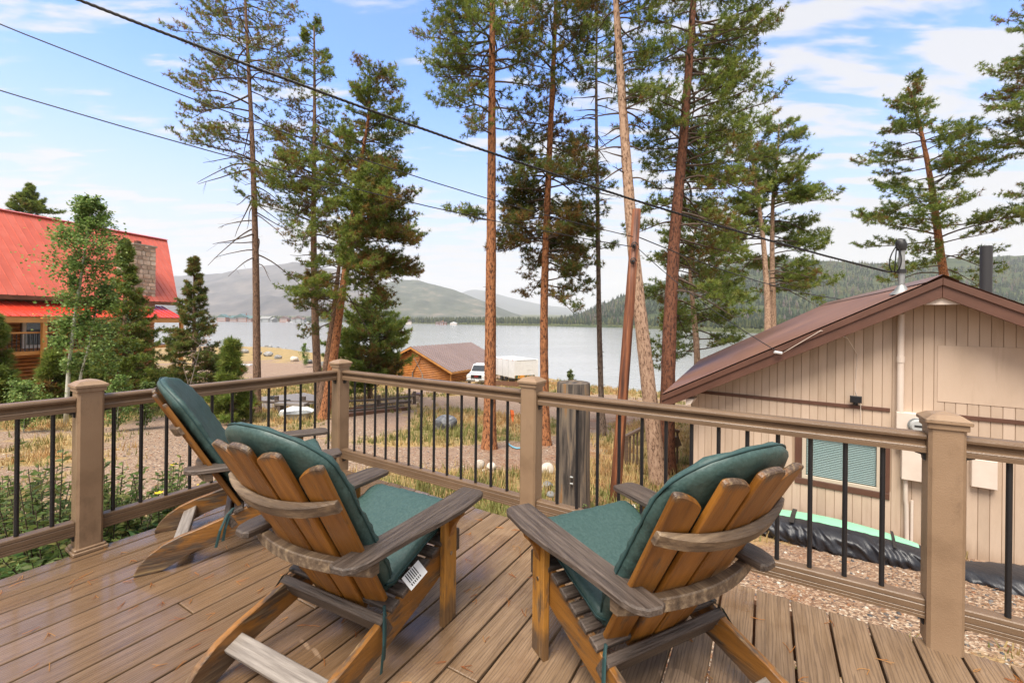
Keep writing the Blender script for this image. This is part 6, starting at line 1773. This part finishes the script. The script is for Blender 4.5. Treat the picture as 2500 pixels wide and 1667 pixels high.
# balcony
MB().prism([(.9, -.86), (HL, -.86), (HL, -.66), (.9, -.66)], WO + .06, 1.55, HF).build('balcony_floor', MLOGT, house)
for zz_ in (.34,):
    MB().prism([(.9, zz_), (HL, zz_), (HL, zz_ + .09), (.9, zz_ + .09)], 1.38, 1.50, HF).build('balcony_rail', MLOGT, house)
l = 5.5
while l < HL:
    MB().prism([(l, -.64), (l + .03, -.64), (l + .03, .33), (l, .33)], 1.42, 1.45, HF).build('rail_baluster', MBLACK, house)
    l += .18
for l in (1.0, 5.0, 9.05, 13.0):
    MB().prism([(l, -4.4), (l + .2, -4.4), (l + .2, PZ0 - .05), (l, PZ0 - .05)], 1.56, 1.76, HF).build('porch_post', MLOGT, house)
# prow beams at the right end
MB().prism([(.85, PZ0 - .35), (HL, PZ0 - .35), (HL, PZ0 - .12), (.85, PZ0 - .12)], 1.50, 1.78, HF).build('porch_beam', MLOGT, house)
# chimney of field stones
CH0, CH1, CO0, CO1, CZ0, CZ1 = 1.5, 3.0, -2.0, -.35, 1.6, 6.55
cbody = MB(); cbody.prism([(CH0, CZ0), (CH1, CZ0), (CH1, CZ1), (CH0, CZ1)], CO0, CO1, HF)
ch = cbody.build('chimney', MMORTAR, house)
def stones(f, w_, h0, h1):
    z = h0
    while z < h1 - .08:
        rh = random.uniform(.20, .36); a = 0
        rh = min(rh, h1 - z)
        while a < w_ - .05:
            rw = min(random.uniform(.22, .55), w_ - a)
            if w_ - a - rw < .14: rw = w_ - a
            c = [(a + .02 + random.uniform(0, .03), z + .02 + random.uniform(0, .03)), (a + rw * .5, z + .015), (a + rw - .02 - random.uniform(0, .03), z + .02 + random.uniform(0, .04)), (a + rw - .015, z + rh * .55), (a + rw - .02 - random.uniform(0, .04), z + rh - .02 - random.uniform(0, .03)), (a + rw * .45, z + rh - .012), (a + .02 + random.uniform(0, .03), z + rh - .02 - random.uniform(0, .03)), (a + .012, z + rh * .5)]
            MB().prism(c, 0, random.uniform(.03, .07), f, .015, bot=False).build('stone', MSTONE, ch)
            a += rw
        z += rh
stones(HF @ Matrix.Translation((CH0, 0, CO1)), CH1 - CH0, CZ0, CZ1)
stones(basis((fn_.x, fn_.y, 0), (0, 0, 1), (fd.x, fd.y, 0), hp(CH0, CO0, 0)), CO1 - CO0, CZ0, CZ1)
stones(basis((-fn_.x, -fn_.y, 0), (0, 0, 1), (-fd.x, -fd.y, 0), hp(CH1, CO1, 0)), CO1 - CO0, CZ0, CZ1)
MB().prism([(CH0 - .08, CZ1 + .002), (CH1 + .08, CZ1 + .002), (CH1 + .08, CZ1 + .10), (CH0 - .08, CZ1 + .10)], CO0 - .08, CO1 + .08, HF).build('chimney_cap', MMORTAR, ch)
for s in (.5, 1.3):
    MB().prism([(CH0 + s, CZ1 + .1), (CH0 + s + .3, CZ1 + .1), (CH0 + s + .3, CZ1 + .42), (CH0 + s, CZ1 + .42)], -1.35, -1.05, HF).build('chimney_pot', MTRIM, ch)

# ------------------------------------------------------------------ yard things seen through the railing
random.seed(51)
fence = empty('rail_fence', label='low old wooden rail fence crossing the yard behind the corner post', cat='fence')
fpts = [gat(610, 1003), gat(676, 1003), gat(742, 1004), gat(835, 1003), gat(925, 998), gat(1012, 986)]
for p in fpts:
    MB().tube([(p.x, p.y, p.z - .2), (p.x, p.y, p.z + .62)], .085, 9, jit=.04).build('fence_post', MFENCE, fence)
for a, b in zip(fpts[:-1], fpts[1:]):
    for h in (.42,):
        MB().tube([a + Vector((0, -.08, h)), b + Vector((0, -.08, h + random.uniform(-.05, .05)))], .05, 7, jit=.05).build('fence_rail', MFENCE, fence)
for k, (u0, w0, u1, w1, lab) in enumerate(((850, 1010, 985, 995, 'nearest old timber lying on the gravel edge'), (853, 1003, 940, 997, 'short broken timber lying behind the nearest one'), (870, 997, 1004, 984, 'reddish timber lying at the back under the young pine'), (830, 1020, 1000, 1000, 'long timber along the edge of the gravel bed'))):
    A, B = gat(u0, w0), gat(u1, w1)
    d = (B - A).normalized()
    tag(MB().box(((B - A).length, .2, .16), basis(d, Vector((-d.y, d.x, 0)), (0, 0, 1), (A + B) / 2 + Vector((0, 0, .06)))).build('ground_timber', MFENCE if k % 2 == 0 else MBEAM), lab, 'timber', 'old timbers by the young pine')
pil = gat(1017, 984)
sp_ = empty('stone_pillar', pil, 0, 'short stone pillar with a flat reddish cap at the end of the fence', 'pillar')
px_ = FPX / pil.y
w_ = 19 / px_; hh_ = 26 / px_
MB().box((w_ * .9, w_ * .9, hh_), None, c=(0, 0, hh_ / 2 - .1)).build('pillar_core', MMORTAR, sp_)
for i in range(4):
    for k in range(5):
        f = Matrix.Rotation(i * math.pi / 2, 4, 'Z') @ basis((1, 0, 0), (0, 0, 1), (0, -1, 0), (0, -w_ * .45, 0))
        zz_ = k * hh_ / 5 - .1
        for a in (-.5, 0.02):
            MB().prism([((a) * w_ * .9 + .01, zz_ + .01), ((a + .46) * w_ * .9, zz_ + .015), ((a + .45) * w_ * .9, zz_ + hh_ / 5 - .012), (a * w_ * .9 + .015, zz_ + hh_ / 5 - .01)], 0, .035, f, .01, bot=False).build('stone', MSTONE, sp_)
MB().box((w_ * 1.15, w_ * 1.15, .06), None, .01, c=(0, 0, hh_ - .065)).build('pillar_cap', MTRIM, sp_)
# flat bed with pale planks
A, B = at(585, 978, 21.5), at(668, 990, 19.8)
bed = empty('flatbed_trailer', label='old flatbed trailer with bleached white planks behind the thin pine', cat='trailer')
p00, p10 = at(584, 979, 21), at(664, 992, 19)
z_ = (p00.z + p10.z) / 2
dv = Vector((4.2, 3.6, 0)).normalized() 
al = (p10 - p00); al.z = 0; al.normalize()
for i in range(9):
    a = p00 + dv * (.35 * i); b = p10 + dv * (.35 * i)
    a.z = b.z = z_
    MB().box(((b - a).length, .33, .06), basis(al, Vector((-al.y, al.x, 0)), (0, 0, 1), (a + b) / 2)).build('plank', MPALEW, bed)
a, b = p00 - dv * .2, p10 - dv * .2
a.z = b.z = z_ - .12
MB().box(((b - a).length, .1, .2), basis(al, Vector((-al.y, al.x, 0)), (0, 0, 1), (a + b) / 2)).build('frame', MFENCE, bed)
for q_ in (.3, .75):
    c = a.lerp(b, q_) + dv * 1.2
    MB().tube([(c - Vector((-al.y, al.x, 0)) * .1)[:], (c + Vector((-al.y, al.x, 0)) * .1)[:]], .3, 14).build('wheel', MTYRE, bed)
tp_ = gat(726, 1024)
ss = tp_.y / FPX
tub = empty('washtub', tp_, .2, 'grey white plastic tub among the junk behind the farthest chair arm', 'tub')
r1, r2, th = 24 * ss, 19 * ss, 17 * ss
mb = MB(); N_ = 20
prof = [(r2, 0), (r1, th), (r1 * 1.08, th), (r1 * 1.08, th * .92 + .0), (r1 * .95, th * .97), (r2 * .9, .04)]
mb.loft([[(r * 1.25 * math.cos(6.283 * i / N_), r * .8 * math.sin(6.283 * i / N_), z) for i in range(N_)] for r, z in prof]).build('basin', MGALV, tub, smooth='auto')
jc = gat(728, 1012)
jk = MB().prism([(-38 * ss, 0), (30 * ss, 0), (34 * ss, 6 * ss), (10 * ss, 15 * ss), (-30 * ss, 17 * ss)], -.5, .5, basis((1, 0, 0), (0, 0, 1), (0, -1, 0), jc), .03).build('white_cover', MWHITE)
tag(jk, 'white plastic shell lying behind the tub', 'plastic shell')
bq = gat(712, 1008)
be = empty('bench', bq, -.1, 'low grey plank bench by the rail fence', 'bench')
MB().box((1.25, .35, .10), None, .01, c=(0, 0, .36)).build('seat', MPALEW, be)
for s in (-.45, .45): MB().box((.12, .3, .33), None, c=(s, 0, .15)).build('leg', MFENCE, be)
for k, (u, w, l_) in enumerate(((545, 900, 3.2), (595, 893, 2.4))):
    p = gat(u, w)
    tag(MB().box((l_, 1.1, .18), None, .02, c=(p.x, p.y, p.z + .12)).build('white_dinghy', MWHITE), ['white overturned board lying on the grass near the lamp post', 'smaller white board lying on the grass behind the first'][k], 'board', 'white boards by the road')
# stairs beside the cabin, orange flag, blue hose
st = empty('stair_railing', label='brown wooden stair railing at the back left corner of the cabin', cat='stair railing')
A, B = at(1530, 1062, 9.9), at(1563, 1045, 9.9)
for (u0, w0, u1, w1) in ((1530, 1064, 1566, 1046), (1600, 1040, 1655, 1052)):
    A, B = at(u0, w0, 9.8), at(u1, w1, 9.8)
    d = (B - A).normalized()
    MB().box(((B - A).length + .06, .09, .06), basis(d, (0, 1, 0), d.cross(Vector((0, 1, 0))), (A + B) / 2), .004).build('handrail', MSTAIR, st)
    n_ = 5
    for k in range(n_):
        p = A.lerp(B, k / (n_ - 1) * .98 + .01)
        wd_ = .075 if k == 0 else .035
        zb = g(p.x, p.y)
        if u0 > 1590: zb = max(zb, p.z - .72)
        MB().box((wd_, wd_, p.z - zb - .02), None, c=(p.x, p.y, (p.z + zb) / 2 - .02)).build('baluster', MSTAIR, st)
A, B = at(1600, 1095, 9.8), at(1660, 1075, 9.8)
d = (B - A).normalized()
MB().box(((B - A).length, .06, .22), basis(d, (0, 1, 0), d.cross(Vector((0, 1, 0))), (A + B) / 2)).build('stringer', MSTAIR, st)
fpn = gat(1246, 1040)
flg = empty('marker_flag', fpn, 0, 'small orange ribbon flag on a stake in the tall grass', 'marker flag')
sc_ = fpn.y / FPX
MB().tube([(0, 0, 0), (0, 0, 40 * sc_)], .008, 5).build('stake', MFENCE, flg)
MORG = mat('orange plastic ribbon', [(0, (.75, .16, .04))], rough=.6)
MB().loft([[(x * sc_, y, z * sc_) for x, y, z in r] for r in (((0, .0, 40), (8, .03, 38)), ((1, -.02, 30), (10, .0, 28)), ((2, .02, 22), (8, .02, 20)), ((6, 0, 10), (8, 0, 12)))], caps=False, closed=False).build('ribbon', MORG, flg)
MHOSE = mat('blue hose', [(0, (.16, .38, .50))], rough=.5)
hp_ = [gat(u, w) + Vector((0, 0, .03)) for u, w in ((1238, 1078), (1243, 1088), (1252, 1094), (1262, 1097), (1275, 1097), (1290, 1094))]
tag(MB().tube(hp_, .022, 7).build('garden_hose', MHOSE, smooth=True), 'blue hose curving on the gravel beside the second rail post', 'hose')

# lamp post by the shore road
lp = at(566, 900, 58); lp.z = g(lp.x, lp.y)
lamp = empty('lamp_post', lp, 0, 'black lamp post with a glass lantern beside the shore road', 'lamp post')
k_ = 58 / FPX
hT = at(566, 858, 58).z - lp.z
MB().tube([(0, 0, 0), (0, 0, .5), (0, 0, hT)], [.11, .06, .05], 8).build('pole', MBLACK, lamp)
MB().tube([(0, 0, hT), (0, 0, hT + .25), (0, 0, hT + .3)], [.1, .12, .34], 8).build('lantern_base', MBLACK, lamp)
MB().tube([(0, 0, hT + .3), (0, 0, hT + 1.1)], [.30, .42], 8).build('lantern_glass', MMETER, lamp)
MB().tube([(0, 0, hT + 1.1), (0, 0, hT + 1.4), (0, 0, hT + 1.7)], [.50, .2, .03], 8).build('lantern_cap', MBLACK, lamp)

# ------------------------------------------------------------------ far shore houses and boats
random.seed(61)
MHR = mat('far red brown wall', [(0, (.20, .08, .05)), (1, (.30, .13, .08))], scale=.4, rough=.8, rand=.15)
MHG = mat('far green roof', [(0, (.07, .13, .12))], rough=.5, rand=.1)
MHB = mat('far brown roof', [(0, (.13, .085, .07))], rough=.6, rand=.1)
MHY = mat('far grey wall', [(0, (.25, .25, .24))], rough=.7, rand=.1)
MWIN = mat('far window', [(0, (.45, .48, .5))], rough=.15)
def far_house(u, w, dist, wpx, hpx, wall, roof, label, wings=1, seed=0):
    random.seed(seed)
    p = at(u, w, dist); px = dist / FPX
    z0 = max(g(p.x, p.y) - 1, LAKE - .5)
    h = empty('shore_house', (p.x, p.y, z0), random.uniform(-.15, .15), label, 'house', 'houses on the far shore')
    W, H = wpx * px, hpx * px + 1.5
    dep = W * .55
    def gable(x0, w_, h_, f, par):
        MB().box((w_, dep, h_ * .62), None, c=(x0, f, h_ * .31)).build('wall', wall, h)
        r = MB()
        r.loft([[(x0 - w_ * .57, f + y, h_ * .58), (x0, f + y, h_), (x0 + w_ * .57, f + y, h_ * .58)] for y in (-dep * .56, dep * .56)])
        if par: r = MB().loft([[(x0 - w_ * .55, f - dep * .57, h_ * .58), (x0 - w_ * .55, f, h_), (x0 - w_ * .55, f + dep * .57, h_ * .58)], [(x0 + w_ * .55, f - dep * .57, h_ * .58), (x0 + w_ * .55, f, h_), (x0 + w_ * .55, f + dep * .57, h_ * .58)]])
        r.build('roof', roof, h)
        for fl_ in (.12, .38):
            n_ = max(2, int(w_ / 3.2))
            for k in range(n_):
                x = x0 - w_ * .42 + w_ * .84 * (k + .5) / n_
                MB().box((w_ / n_ * .5, .3, h_ * .14), None, c=(x, f - dep / 2, h_ * (fl_ + .07))).build('window', MWIN, h)
    gable(0, W * (.62 if wings else 1), H, 0, wings == 2)
    if wings:
        gable(-W * .34, W * .36, H * .80, -1.5, True); gable(W * .34, W * .36, H * .78, 1.5, True)
        if wings == 1: MB().box((1.6, 1.6, H * 1.12), None, c=(W * .15, 1, H * .56)).build('chimney', wall, h)
    return h
far_house(546, 776, 1090, 24, 17, MHR, MHG, 'red house with white windows, leftmost on the far shore', 0, 1)
far_house(594, 777, 1080, 46, 18, MHR, MHG, 'wide red brown lodge with green roofs on the far shore', 1, 2)
far_house(652, 779, 1060, 38, 13, MHY, MHY, 'flat grey boathouse building on the far shore right of the thin pine', 2, 3)
far_house(696, 780, 1050, 20, 14, MHR, MHB, 'small red gabled house on the far shore above the moored boats', 0, 4)
far_house(730, 780, 1050, 28, 15, MHY, MHB, 'brown roofed grey house on the far shore left of the slender pine', 1, 5)
far_house(997, 787, 860, 16, 10, MCREAM, MHB, 'pale house among trees on the far shore right of the young pine', 0, 6)
far_house(1078, 790, 830, 24, 8, MHR, MHB, 'low brown building on the far shore above the log shed', 1, 7)
far_house(1108, 790, 830, 16, 6, MCREAM, MWHITE, 'white cabins at the water on the far shore left of the thick orange pine', 0, 8)
def boat(u, w, dist, L, label, mastp):
    p = at(u, w, dist)
    b = empty('moored_boat', (p.x, p.y, LAKE), random.uniform(-.4, .4), label, 'boat', 'boats moored at the far shore')
    MB().loft([[(x, -hw, .9), (x, -hw * .6, .0), (x, hw * .6, .0), (x, hw, .9)] for x, hw in ((-L / 2, L * .14), (0, L * .17), (L * .35, L * .11), (L / 2, .05))]).build('hull', MWHITE, b)
    MB().box((L * .35, L * .2, 1.0), None, .1, c=(-L * .05, 0, 1.35)).build('cabin', MWHITE, b)
    if mastp: MB().tube([(0, 0, .9), (0, 0, L * 1.25)], .12, 5).build('mast', MWHITE, b)
random.seed(3)
boat(711, 783, 960, 9, 'white sailing boat with a bare mast moored at the far shore', True)
boat(702, 783, 950, 6, 'small white motor boat just left of the sailing boat', False)
boat(752, 783, 940, 10, 'white motor boat moored left of the slender pine trunk', False)
